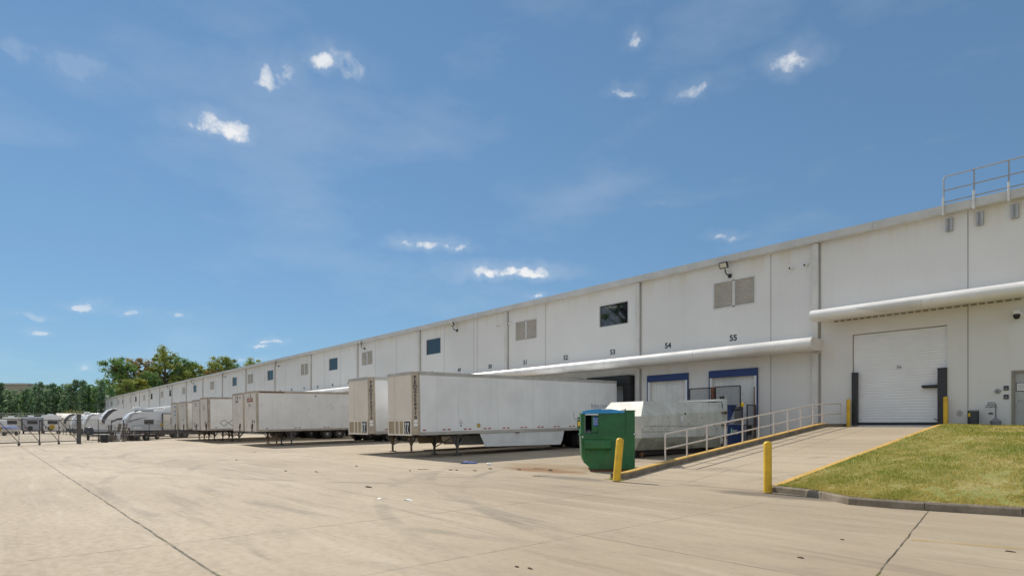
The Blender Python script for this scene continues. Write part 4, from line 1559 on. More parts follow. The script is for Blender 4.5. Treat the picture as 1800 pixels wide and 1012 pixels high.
# ------------------------------------------------------------------ semi-trailers
def wheel(parent, x, y, r=0.5, w=0.27, outer=1, name='wheel'):
    m = MB()
    pr_ = [(r * 0.58, -w / 2), (r * 0.92, -w / 2), (r, -w * 0.36), (r, w * 0.36), (r * 0.92, w / 2), (r * 0.58, w / 2)]
    m.lathe(pr_, (0, 0, 0), 28, 0, 'x')
    o = m.build(name, M['tyre'], parent, smooth=True, loc=(x, y, r))
    d = outer
    e = w / 2
    q = [(r * 0.6, d * (e * 0.98)), (r * 0.54, d * (e + 0.004)), (r * 0.50, d * e * 0.6), (r * 0.3, d * e * 0.45), (r * 0.24, d * e * 1.05), (r * 0.05, d * e * 1.1)]
    MB().lathe(q, (0, 0, 0), 22, 0, 'x').build('rim', M['rim'], o, smooth=True)
    return o


def trailer(xc, y0, L_, label, style, top=3.95, body=None, nose=None, rails=None, gear=None, z0=-0.02, tilt=0.018):
    t = thing('box_trailer', label, 'trailer', (xc, y0, z0), (tilt, 0, 0), 'box trailers backed up to the loading docks')
    a = 1.295
    zb = 1.08
    mb = MB()
    # body: sides, nose, rear, top, bottom; rounded vertical nose corners
    c = 0.24 if style == 'A' else 0.07
    ring = [(-a, L_), (-a, c), (-a + c * 0.5, c * 0.5), (-a + c, 0), (a - c, 0), (a - c * 0.5, c * 0.5), (a, c), (a, L_)] if style == 'A' else [(-a, L_), (-a, c), (-a + c * 0.3, c * 0.3), (-a + c, 0), (a - c, 0), (a - c * 0.3, c * 0.3), (a, c), (a, L_)]
    for i in range(7):
        p, q = ring[i], ring[i + 1]
        mi = 0 if i in (0, 6) else (3 if style == 'A' and i != 3 else 1)
        mb.quad([(p[0], p[1], zb), (q[0], q[1], zb), (q[0], q[1], top), (p[0], p[1], top)], mi)
    mb.quad([(a, L_, zb), (-a, L_, zb), (-a, L_, top), (a, L_, top)], 0)
    mb.quad([(p[0], p[1], top - 0.002) for p in ring], 0)
    mb.quad([(p[0], p[1], zb) for p in ring], 2)
    bo = mb.build('trailer_body', [body, nose, M['under'], M['nose_rail']], t, normals=False)
    # side panel seams
    m = MB()
    y = 1.20 if style == 'A' else 1.5
    st = 1.22 if style == 'A' else 1.0
    wseam = 0.012 if style == 'A' else 0.006
    while y < L_ - 0.3:
        for s in (-1, 1):
            m.box(s * (a + 0.001) - 0.0025, s * (a + 0.001) + 0.0025, y - wseam, y + wseam, zb + 0.12, top - 0.16)
        y += st
    m.build('panel_seams', M['skirt'] if style == 'A' else body, bo)
    # rails
    for s in (-1, 1):
        MB().box(s * a - (0.012 if s < 0 else -0.0), s * a + (0.012 if s > 0 else 0.0), c + 0.055, L_, top - 0.15, top + 0.012).build('top_rail', rails, t)
        MB().box(min(s * a, s * (a + 0.022)), max(s * a, s * (a + 0.022)), c + 0.055, L_, zb - 0.02, zb + 0.13).build('bottom_rail', rails, t)
    MB().box(-a + c, a - c, -0.018, 0.02, top - 0.13, top + 0.012).build('nose_rail', rails, t)
    MB().box(-a + c, a - c, -0.02, 0.02, zb - 0.03, zb + 0.02).build('nose_rail', rails, t)
    for s in (-1, 1):
        m = MB()
        x0, x1 = (s * a - 0.055, s * a + 0.016) if s > 0 else (s * a - 0.016, s * a + 0.055)
        if style == 'A':
            m.prism([(s * (a + 0.006), c - 0.03), (s * (a + 0.006), c + 0.05), (s * (a - 0.05), c + 0.05), (s * (a - 0.05), c - 0.03)], zb + 0.021, top, 'z')
        else:
            m.box(x0, x1, -0.012, 0.16, zb + 0.021, top)
        m.build('corner_post', M['nose_rail'] if style == 'A' else rails, t, bevel=0.004 if style == 'A' else 0.02)
    # chassis below the floor
    m = MB()
    for s in (-1, 1):
        m.box(s * 0.5 - 0.06, s * 0.5 + 0.06, 0.4, L_ - 0.2, zb - 0.14, zb - 0.005)
    y = 0.6
    while y < L_ - 0.2:
        m.box(-a + 0.03, a - 0.03, y - 0.03, y + 0.03, zb - 0.10, zb - 0.003)
        y += 0.6
    m.build('chassis', M['under'], t)
    # landing gear
    for s in (-1, 1):
        g = MB()
        x = s * 0.98
        yl = 2.55
        g.box(x - 0.06, x + 0.06, yl - 0.06, yl + 0.06, 0.42, zb - 0.02)
        g.box(x - 0.042, x + 0.042, yl - 0.042, yl + 0.042, 0.06, 0.42)
        g.prism([(yl - 0.42, zb - 0.03), (yl + 0.42, zb - 0.03), (yl + 0.10, zb - 0.26), (yl + 0.07, zb - 0.5), (yl - 0.07, zb - 0.5), (yl - 0.10, zb - 0.26)], x - 0.02, x + 0.02, 'x')
        g.bar((x, yl, 0.42), (x, yl - 0.46, zb - 0.06), 0.05, 0.05)
        g.bar((x, yl, 0.42), (x, yl + 0.46, zb - 0.06), 0.05, 0.05)
        g.bar((x, yl, 0.36), (s * 0.15, yl + 0.9, zb - 0.06), 0.05, 0.05)
        lo_ = g.build('landing_leg', gear, t)
        MB().box(x - 0.16, x + 0.16, yl - 0.13, yl + 0.13, 0.025, 0.06).build('foot', gear, lo_, bevel=0.008)
    MB().tube([(-0.98, 2.55, 0.62), (0.98, 2.55, 0.62)], 0.03, 8).build('cross_shaft', gear, t)
    # wheels: tandem axles
    for y in (L_ - 2.95, L_ - 1.70):
        for s in (-1, 1):
            wheel(t, s * 1.12, y, 0.5, 0.27, s)
            wheel(t, s * 0.79, y, 0.5, 0.27, s)
        MB().tube([(-1.0, y, 0.5), (1.0, y, 0.5)], 0.07, 8).build('axle', M['under'], t)
    # mud flaps and rear bar
    for s in (-1, 1):
        MB().box(s * 0.95 - 0.3, s * 0.95 + 0.3, L_ - 0.85, L_ - 0.83, 0.25, zb - 0.06).build('mud_flap', M['dark'], t)
    MB().box(-1.2, 1.2, L_ - 0.12, L_ - 0.02, 0.5, 0.62).build('rear_guard', M['under'], t)
    return t, a, zb, top, bo


def nose_A(t, a, zb, top):
    """recessed lower compartment with three bays and gladhands"""
    m = MB()
    z0, z1 = zb + 0.06, zb + 0.62
    e = a - 0.24
    m.box(-e, e, -0.034, -0.021, z1, z1 + 0.10)
    m.box(-e, e, -0.034, -0.021, z0 - 0.09, z0 - 0.01)
    for x in (-e, -e + 0.62, -e + 1.0, -e + 1.40, e - 0.09):
        m.box(x, x + 0.09, -0.034, -0.021, z0 - 0.01, z1)
    m.build('nose_frame', M['nose'], t)
    bays = ((-e + 0.09, -e + 0.62, M['mudflap']), (-e + 0.71, -e + 1.0, M['mudflap']), (-e + 1.09, -e + 1.40, M['mudflap']), (-e + 1.49, e - 0.09, M['under']))
    for x0, x1, mt in bays:
        MB().box(x0, x1, -0.024, -0.0205, z0 - 0.01, z1).build('nose_bay', mt, t)
    g = MB()
    for x, k in ((0.62, 0), (0.82, 1)):
        g.tube([(x, -0.04, z1 - 0.1), (x + 0.03, -0.08, z1 - 0.2), (x - 0.03, -0.09, z0 + 0.15), (x + 0.02, -0.05, z0 + 0.02)], 0.02, 8)
        g.lathe([(0.04, 0), (0.06, -0.03), (0.03, -0.06)], (x, -0.03, z1 - 0.12), 12, 0, 'y')
    g.build('air_couplings', M['decal_white'], t, smooth=True)
    m = MB()
    for x in (-0.42,):
        m.box(x - 0.006, x + 0.006, -0.004, 0.001, z1 + 0.12, top - 0.15)
    m.build('nose_seam', M['nose_rail'], t)


def vertical_letters(s, t, x, z_top, step, size, a):
    """black letters down the nose corner post, facing the side"""
    for i, ch in enumerate(s):
        text_mesh(ch, size, M['black'], 'number_letter', t, (a - 0.12 + 0.003, 0.12 - 0.003, z_top - i * step), (R(90), 0, R(45)), 0.0015, sx=1.0, bold=0.009)


def reflectors(t, a, zb, L_, mat, y0=0.5, step=1.22):
    proto = None
    y = y0
    while y < L_ - 0.4:
        for dy in ((0.0,) if y == y0 else (-0.14, 0.14)):
            if proto is None:
                proto = MB().box(-0.002, 0.003, -0.085, 0.085, -0.028, 0.028).build('reflector', mat, t, loc=(a + 0.004, y + dy, zb + 0.21))
            else:
                o = proto.copy()
                COL.objects.link(o)
                o.location = (a + 0.004, y + dy, zb + 0.21)
        y += step


def build_trailers():
    # 1: nearest, black letters
    t, a, zb, top, bo = trailer(-24.15, 14.34, 14.25, 'nearest white box trailer, black letters down its nose corner and a long side skirt', 'A', 3.93, M['van_white'], M['nose'], M['alu'], M['gear'])
    nose_A(t, a, zb, top)
    vertical_letters('FEDZ558910', t, 0, top - 0.27, 0.200, 0.215, a)
    reflectors(t, a, zb, 14.25, M['red'])
    m = MB()
    sk = [(3.7, zb - 0.03), (4.05, 0.40), (9.35, 0.30), (9.5, 0.55), (9.65, zb - 0.03)]
    for s in (-1, 1):
        m = MB().prism(sk, s * (a - 0.03) - 0.012, s * (a - 0.03) + 0.012, 'x')
        for k in range(9):
            yy = 4.4 + k * 0.6
            for z in (0.85, 0.55):
                m.box(s * (a - 0.03) - 0.016, s * (a - 0.03) + 0.016, yy, yy + 0.012, z, z + 0.05)
        m.build('side_skirt', M['skirt'], t)
    MB().box(a + 0.012, a + 0.06, 6.0, 6.25, zb - 0.07, zb - 0.025).build('marker_lamp', M['rust'], t)
    text_mesh('fedex.com', 0.42, M['faint'], 'side_lettering', t, (a + 0.003, 12.6, 2.42), (R(90), 0, R(90)), 0.001, sx=0.8)
    for s_, z, sz in (('LIFT', zb + 0.62, 0.09), ('HERE', zb + 0.51, 0.09)):
        text_mesh(s_, sz, M['letter_red'] if s_ == 'HERE' else M['letter_grey'], 'lift_mark', t, (a + 0.003, 2.55, z), (R(90), 0, R(90)), 0.001)
    MB().box(a + 0.0015, a + 0.004, 2.51, 2.60, zb + 0.34, zb + 0.43).build('lift_arrow', M['letter_grey'], t)
    MB().box(a + 0.0015, a + 0.012, 3.52, 3.72, zb + 0.27, zb + 0.46).build('placard', M['amber'], t)
    for z in (0.40, 0.56):
        MB().box(-0.09, 0.09, -0.004, 0.002, 0, 0.13).build('corner_sticker', M['white_sign'], t, loc=(a - 0.12, 0.12, zb + z), rot=(0, 0, R(45)))
    # 2: partly hidden, purple lettering
    t, a, zb, top, bo = trailer(-28.40, 14.41, 14.25, 'white box trailer with black corner letters and purple side lettering, behind the nearest trailer', 'A', 3.95, M['van_white'], M['nose'], M['alu'], M['gear_tan'])
    nose_A(t, a, zb, top)
    vertical_letters('FEDZ553713', t, 0, top - 0.27, 0.200, 0.215, a)
    reflectors(t, a, zb, 14.25, M['red'], 0.9)
    text_mesh('Fed', 1.75, M['purple'], 'side_lettering', t, (a + 0.003, 1.25, 2.55), (R(90), 0, R(90)), 0.001, 'LEFT', bold=0.02)
    text_mesh('Ex', 1.75, M['orange'], 'side_lettering', t, (a + 0.003, 4.6, 2.55), (R(90), 0, R(90)), 0.001, 'LEFT', bold=0.02)
    sk = [(4.2, zb - 0.03), (4.45, 0.38), (9.35, 0.30), (9.65, zb - 0.03)]
    for s in (-1, 1):
        MB().prism(sk, s * (a - 0.03) - 0.012, s * (a - 0.03) + 0.012, 'x').build('side_skirt', M['mudflap'], t)
    for z in (0.40, 0.56):
        MB().box(-0.09, 0.09, -0.004, 0.002, 0, 0.13).build('corner_sticker', M['white_sign'], t, loc=(a - 0.12, 0.12, zb + z), rot=(0, 0, R(45)))

    def old_nose(t, a, zb, top, stain_x=0.55, extra=()):
        m = MB()
        for x in np.arange(-a + 0.12, a - 0.1, 0.155):
            m.box(x, x + 0.02, -0.006, 0.002, zb + 0.04, top - 0.14)
        m.build('nose_ribs', M['nose_old'], t)
        m = MB()
        m.lathe([(0.17, 0.0), (0.15, -0.03), (0.05, -0.05)], (stain_x, -0.004, zb + 0.42), 12, 0, 'y')
        m.tube([(stain_x, -0.03, zb + 0.38), (stain_x + 0.05, -0.06, zb + 0.15), (stain_x + 0.02, -0.05, zb - 0.12)], 0.035, 8)
        m.tube([(stain_x - 0.02, -0.03, zb + 0.38), (stain_x - 0.16, -0.05, zb + 0.25)], 0.03, 8)
        m.build('air_couplings', M['stain'], t, smooth=True)
        for x, z, w, h in extra:
            MB().box(x, x + w, -0.02, -0.003, z, z + h).build('nose_box', M['black'], t)

    specs = [
        # xc, y0, len, label, body, rails, top
        (-44.33, 14.09, 13.6, 'plain white box trailer with a red plate on its nose and rusty top rail', M['van_old'], M['nose_rail'], 3.93),
        (-48.42, 14.48, 13.4, 'white box trailer with a dark square emblem on its nose, beside the red-plated one', M['van_old'], M['rail_rust'], 3.97),
        (-56.6, 14.13, 13.6, 'white box trailer with diamond outlines on its side and a rusty nose corner', M['van_old'], M['rail_rust'], 3.92),
        (-60.7, 14.46, 13.4, 'white box trailer with a smooth bluish nose left of the diamond-marked trailer', M['van_old'], M['rail_rust'], 3.86),
        (-64.7, 14.24, 13.4, 'white box trailer with a pale nose and brown corner post, second from the left', M['van_old'], M['nose_rail'], 3.8),
        (-68.7, 14.32, 13.4, 'leftmost white box trailer with faint blue marks on its nose', M['van_old'], M['nose_rail'], 3.82)]
    T = []
    for xc, y0, L_, lab, body, rails, tp in specs:
        q = trailer(xc, y0, L_, lab, 'B', tp, body, M['nose_old'], rails, M['gear'] if len(T) % 2 == 0 else M['gear_tan'])
        T.append(q)
    t, a, zb, top, bo = T[0]
    old_nose(t, a, zb, top, 0.45, ((0.42, zb + 0.62, 0.1, 0.22), (0.78, zb + 0.62, 0.14, 0.16), (0.1, top - 0.42, 0.08, 0.2)))
    reflectors(t, a, zb, 13.6, M['letter_red'], 0.7, 2.2)
    MB().box(-0.62, 0.62, -0.010, -0.006, top - 0.75, top - 0.47).build('name_plate', M['letter_red'], t)
    text_mesh('LANDSTAR', 0.2, M['nose_old'], 'plate_lettering', t, (0, -0.0115, top - 0.61), (R(90), 0, 0), 0.001, sx=0.95)
    text_mesh('5301', 0.24, M['letter_grey'], 'unit_number', t, (-0.1, -0.008, top - 1.0), (R(90), 0, 0), 0.001)
    MB().box(a + 0.0125, a + 0.0145, 0.25, 2.0, top - 0.13, top - 0.045).build('rust_patch', M['rust'], t)
    for y in (4.3, 8.6):
        MB().lathe([(0.07, 0.0), (0.07, 0.02), (0.03, 0.03)], (a + 0.001, y, top - 0.32), 12, 0, 'x').build('side_lamp', M['letter_grey'], t)
    t, a, zb, top, bo = T[1]
    old_nose(t, a, zb, top, 0.5)
    MB().box(-0.50, 0.10, -0.012, -0.007, top - 0.72, top - 0.22).build('emblem', M['letter_grey'], t)
    MB().box(-0.34, -0.06, -0.015, -0.0125, top - 0.58, top - 0.30).build('emblem_centre', M['nose_old'], t)
    for x in (0.45, 0.62):
        MB().box(x, x + 0.09, -0.015, -0.002, top - 0.40, top - 0.30).build('nose_lamp', M['black'], t)
    t, a, zb, top, bo = T[2]
    old_nose(t, a, zb, top, 0.75, ((0.3, zb + 0.25, 0.16, 0.55), (0.86, zb + 0.6, 0.1, 0.14)))
    m = MB()
    for k in range(14):
        yc = 1.25 + k * 0.72
        z = zb + 0.62
        for p, q in (((-.34, 0), (0, .27)), ((0, .27), (.34, 0)), ((.34, 0), (0, -.27)), ((0, -.27), (-.34, 0))):
            m.bar((a + 0.003, yc + p[0], z + p[1]), (a + 0.003, yc + q[0], z + q[1]), 0.004, 0.05)
    m.build('diamond_pattern', M['letter_grey'], t)
    MB().box(a - 0.16, a - 0.06, -0.016, -0.004, zb + 0.1, top - 0.1).build('rust_strip', M['rust'], t)
    text_mesh('JA', 0.62, M['letter_red'], 'nose_lettering', t, (0.0, -0.008, top - 0.88), (R(90), 0, 0), 0.001, sx=0.9, bold=-0.004)
    MB().lathe([(0.05, 0.0), (0.05, 0.02)], (a + 0.002, 0.6, zb + 0.25), 10, 0, 'x').build('side_lamp', M['letter_grey'], t)
    t, a, zb, top, bo = T[3]
    old_nose(t, a, zb, top, 0.1, ((-0.55, zb + 0.3, 0.08, 0.4), (0.6, zb + 0.4, 0.08, 0.12)))
    text_mesh('TRAILER\nUNIT 14', 0.2, M['letter_grey'], 'nose_lettering', t, (0.0, -0.008, top - 0.45), (R(90), 0, 0), 0.001)
    t, a, zb, top, bo = T[4]
    old_nose(t, a, zb, top, 0.4, ((0.2, zb + 0.85, 0.12, 0.16),))
    text_mesh('NO 217', 0.22, M['letter_grey'], 'nose_lettering', t, (0.0, -0.008, top - 0.42), (R(90), 0, 0), 0.001)
    t, a, zb, top, bo = T[5]
    old_nose(t, a, zb, top, 0.55)
    for z in (0.5, 0.95, 1.3):
        MB().box(0.25, 0.75, -0.010, -0.006, top - z, top - z + 0.11).build('nose_mark', M['sign_blue'], t)


build_trailers()


# ------------------------------------------------------------------ recreational vehicles and cars
def rv(kind, name, label, loc, rz_, L_=8.0, H=3.05, col=None, band=None, wheels=2, detailed=True):
    """local: front at y = 0, body runs to +y, width along x"""
    t = thing(name, label, 'camper', loc, (0, 0, rz_))
    a = 1.22
    z0 = 0.62
    if kind == 'travel':
        pr_ = [(0.55, z0), (0.10, z0 + 0.55), (0.02, z0 + 1.1), (0.16, z0 + 1.7), (0.55, H - 0.28), (1.1, H - 0.06), (1.6, H), (L_ - 0.15, H), (L_, H - 0.15), (L_, z0), ]
    elif kind == 'fifth':
        pr_ = [(2.6, z0), (2.6, 1.55), (0.5, 1.55), (0.05, 1.85), (0.0, 2.1), (0.25, 2.7), (0.75, H - 0.25), (1.3, H), (L_ - 0.1, H), (L_, H - 0.12), (L_, z0)]
    else:                               # motorhome with a cab
        pr_ = [(0.0, 0.55), (0.0, 1.05), (0.75, 1.2), (1.2, 1.85), (0.35, 2.0), (0.22, 2.35), (0.6, H - 0.2), (1.1, H), (L_ - 0.1, H), (L_, H - 0.12), (L_, 0.55)]
    b = MB().prism(pr_, -a, a, 'x').build('body', col or RV_W, t, bevel=0.05)
    # roof cap
    r0 = 1.7 if kind != 'motor' else 1.3
    MB().box(-a + 0.05, a - 0.05, r0, L_ - 0.2, H + 0.002, H + 0.03).build('roof', RV_R, t)
    for k, y in enumerate((L_ * 0.38, L_ * 0.72)):
        m = MB().prism([(y - 0.45, H + 0.031), (y - 0.38, H + 0.27), (y + 0.30, H + 0.30), (y + 0.45, H + 0.05), (y + 0.45, H + 0.031)], -0.42, 0.42, 'x')
        m.build('air_conditioner', RV_W, t, bevel=0.04)
        if not detailed:
            break
    for s in (-1, 1):
        def side(name, y0, y1, z0_, z1_, mat, d=0.006, par=t):
            x0, x1 = (a, a + d) if s > 0 else (-a - d, -a)
            return MB().box(x0, x1, y0, y1, z0_, z1_).build(name, mat, par)
        y_s = 2.7 if kind == 'fifth' else 0.62
        side('skirt_band', y_s, L_ - 0.05, z0 + 0.02, z0 + 0.32, band or RV_D)
        w0 = side('window', 1.9 if kind == 'travel' else 3.2, 2.85 if kind == 'travel' else 4.2, 1.62, 2.16, RV_D, 0.02)
        x0, x1 = (a + 0.021, a + 0.026) if s > 0 else (-a - 0.026, -a - 0.021)
        MB().box(x0, x1, 1.98 if kind == 'travel' else 3.28, 2.77 if kind == 'travel' else 4.12, 1.69, 2.09).build('pane', M['rv_glass'], w0)
        if detailed:
            sl = side('slide_out', 3.75, 6.6, z0 + 0.42, H - 0.28, RV_C if kind == 'travel' else RV_S, 0.30)
            fx0, fx1 = (a + 0.002, a + 0.32) if s > 0 else (-a - 0.32, -a - 0.002)
            m = MB().box(fx0, fx1, 3.66, 3.748, z0 + 0.35, H - 0.2)
            m.box(fx0, fx1, 6.602, 6.69, z0 + 0.35, H - 0.2).box(fx0, fx1, 3.75, 6.60, H - 0.278, H - 0.2)
            m.build('slide_trim', RV_D, sl)
            q0, q1 = (a + 0.302, a + 0.312) if s > 0 else (-a - 0.312, -a - 0.302)
            MB().box(q0, q1, 4.5, 5.9, 1.65, 2.35).build('window', M['rv_glass'], sl)
            # swoosh decals
            m = MB()
            xx = s * (a + 0.004)
            if kind == 'travel':
                strip = [(0.40, 1.75, 0.10), (0.85, 2.02, 0.13), (1.6, 2.25, 0.08), (2.3, 2.40, 0.02)]
            else:
                strip = [(1.0, 1.75, 0.22), (1.6, 2.1, 0.26), (2.8, 2.40, 0.2), (3.6, 2.55, 0.05)]
            for (ya, za, wa), (yb_, zb_, wb) in zip(strip, strip[1:]):
                m.quad([(xx, ya, za), (xx, yb_, zb_), (xx, yb_, zb_ + wb), (xx, ya, za + wa)])
            for za in (1.18, 1.42):
                m.quad([(xx, 0.7, za), (xx, 3.6, za + 0.04), (xx, 3.6, za + 0.08), (xx, 0.7, za + 0.05)])
            m.build('stripe_decal', RV_D, t, normals=False)
            side('storage_hatch', 0.85 if kind != 'fifth' else 2.9, 1.65 if kind != 'fifth' else 3.7, z0 + 0.38, z0 + 0.75, RV_W, 0.012)
    bands = {'travel': [((0.14, 1.05), (0.02, 1.1)), ((0.30, 1.7), (0.16, 1.7)), ((0.85, H - 0.42), (0.55, H - 0.28)), ((1.5, H - 0.18), (1.1, H - 0.06))],
             'fifth': [((0.35, 1.62), (0.06, 1.86)), ((0.42, 2.1), (0.02, 2.1)), ((0.75, 2.65), (0.26, 2.7)), ((1.25, H - 0.42), (0.76, H - 0.25)), ((1.8, H - 0.12), (1.3, H - 0.02))],
             'motor': [((0.55, 2.0), (0.36, 2.0)), ((0.45, 2.35), (0.23, 2.35)), ((0.85, H - 0.35), (0.61, H - 0.2)), ((1.5, H - 0.12), (1.1, H - 0.02))]}[kind]
    for s in (-1, 1):
        m = MB()
        xx = s * (a + 0.003)
        for (i0, o0), (i1, o1) in zip(bands, bands[1:]):
            m.quad([(xx, *i0), (xx, *i1), (xx, *o1), (xx, *o0)])
        m.build('cap_band', RV_D if kind == 'fifth' else RV_G, t, normals=False)
    if kind == 'travel':
        m = MB().quad([(-a + 0.25, 0.115, z0 + 1.35), (a - 0.25, 0.115, z0 + 1.35), (a - 0.25, 0.45, H - 0.42), (-a + 0.25, 0.45, H - 0.42)])
        m.v = [(p[0], p[1] - 0.03, p[2]) for p in m.v]
        m.build('front_cap', RV_S, t)
        m = MB().bar((-0.7, 0.7, 0.52), (0, -1.1, 0.52), 0.08, 0.1)
        m.bar((0.7, 0.7, 0.52), (0, -1.1, 0.52), 0.08, 0.1).tube([(0, -0.9, 0.02), (0, -0.9, 0.9)], 0.04, 8)
        m.build('tongue', M['black'], t)
        MB().lathe([(0.12, 0.0), (0.3, 0.02), (0.3, 0.35), (0.2, 0.5), (0.05, 0.53)], (0, -0.25, 0.58), 16).build('gas_tank_cover', RV_D, t, smooth=True)
    if kind == 'motor':
        m = MB().quad([(-a + 0.18, 0.82, 1.25), (a - 0.18, 0.82, 1.25), (a - 0.2, 1.16, 1.78), (-a + 0.2, 1.16, 1.78)])
        m.v = [(p[0], p[1] - 0.03, p[2] + 0.02) for p in m.v]
        m.build('windscreen', M['rv_glass'], t)
        for s in (-1, 1):
            MB().box(s * 0.9 - 0.16, s * 0.9 + 0.16, -0.02, 0.0, 0.75, 0.95).build('headlight', M['decal_white'], t)
        MB().box(-a, a, -0.12, -0.002, 0.42, 0.62).build('bumper', M['steel'], t)
    if kind == 'fifth':
        m = MB().box(-0.9, -0.78, 1.0, 1.12, 0.0, 1.54).box(0.78, 0.9, 1.0, 1.12, 0.0, 1.54)
        m.build('support_leg', M['black'], t)
        MB().box(-0.95, 0.95, 0.19, 0.26, 2.15, 2.62).build('front_window', M['rv_glass'], t)
    # rear: window, spare wheel, lamps
    MB().box(-0.7, 0.7, L_ + 0.001, L_ + 0.02, 1.7, 2.3).build('rear_window', M['rv_glass'], t)
    sp = MB().lathe([(0.1, 0.02), (0.36, 0.02), (0.38, 0.1), (0.36, 0.2), (0.1, 0.22)], (0.3, L_, 1.0), 18, 0, 'y').build('spare_wheel', M['tyre'], t, smooth=True)
    for s in (-1, 1):
        MB().box(s * 1.0 - 0.07, s * 1.0 + 0.07, L_ + 0.001, L_ + 0.02, 0.95, 1.25).build('tail_lamp', M['red'], t)
    MB().box(-a + 0.1, a - 0.1, 0.8 if kind != 'fifth' else 2.7, L_ - 0.1, 0.42, 0.60 if kind != 'motor' else 0.53).build('chassis', M['black'], t)
    yw = [L_ * 0.56, L_ * 0.56 + 0.85][:wheels] if kind != 'motor' else [1.1, L_ - 1.9]
    for y in yw:
        for s in (-1, 1):
            wheel(t, s * (a - 0.12), y, 0.36, 0.22, s)
    return t


def car(label, loc, rz_, col, name='parked_car'):
    t = thing(name, label, 'car', loc, (0, 0, rz_))
    pr_ = [(0, 0.3), (-0.02, 0.62), (0.1, 0.85), (1.25, 0.98), (1.9, 1.5), (2.2, 1.62), (3.9, 1.62), (4.4, 1.1), (4.75, 1.02), (4.8, 0.55), (4.75, 0.3)]
    MB().prism(pr_, -0.92, 0.92, 'x').build('body', col, t, bevel=0.08)
    for s in (-1, 1):
        x = s * 0.925
        m = MB().quad([(x, 1.55, 1.03), (x, 2.8, 1.05), (x, 2.8, 1.5), (x, 2.05, 1.5)])
        m.quad([(x, 2.88, 1.05), (x, 4.05, 1.07), (x, 3.8, 1.5), (x, 2.88, 1.5)])
        m.build('side_window', M['rv_glass'], t, normals=False)
        MB().box(s * 0.68 - 0.17, s * 0.68 + 0.17, -0.03, 0.02, 0.62, 0.78).build('headlight', M['decal_white'], t)
        for y in (0.95, 3.85):
            wheel(t, s * 0.82, y, 0.34, 0.2, s)
    m = MB().quad([(-0.8, 1.22, 1.02), (0.8, 1.22, 1.02), (0.74, 1.84, 1.5), (-0.74, 1.84, 1.5)])
    m.v = [(p[0], p[1] - 0.03, p[2] + 0.02) for p in m.v]
    m.build('windscreen', M['rv_glass'], t)
    return t


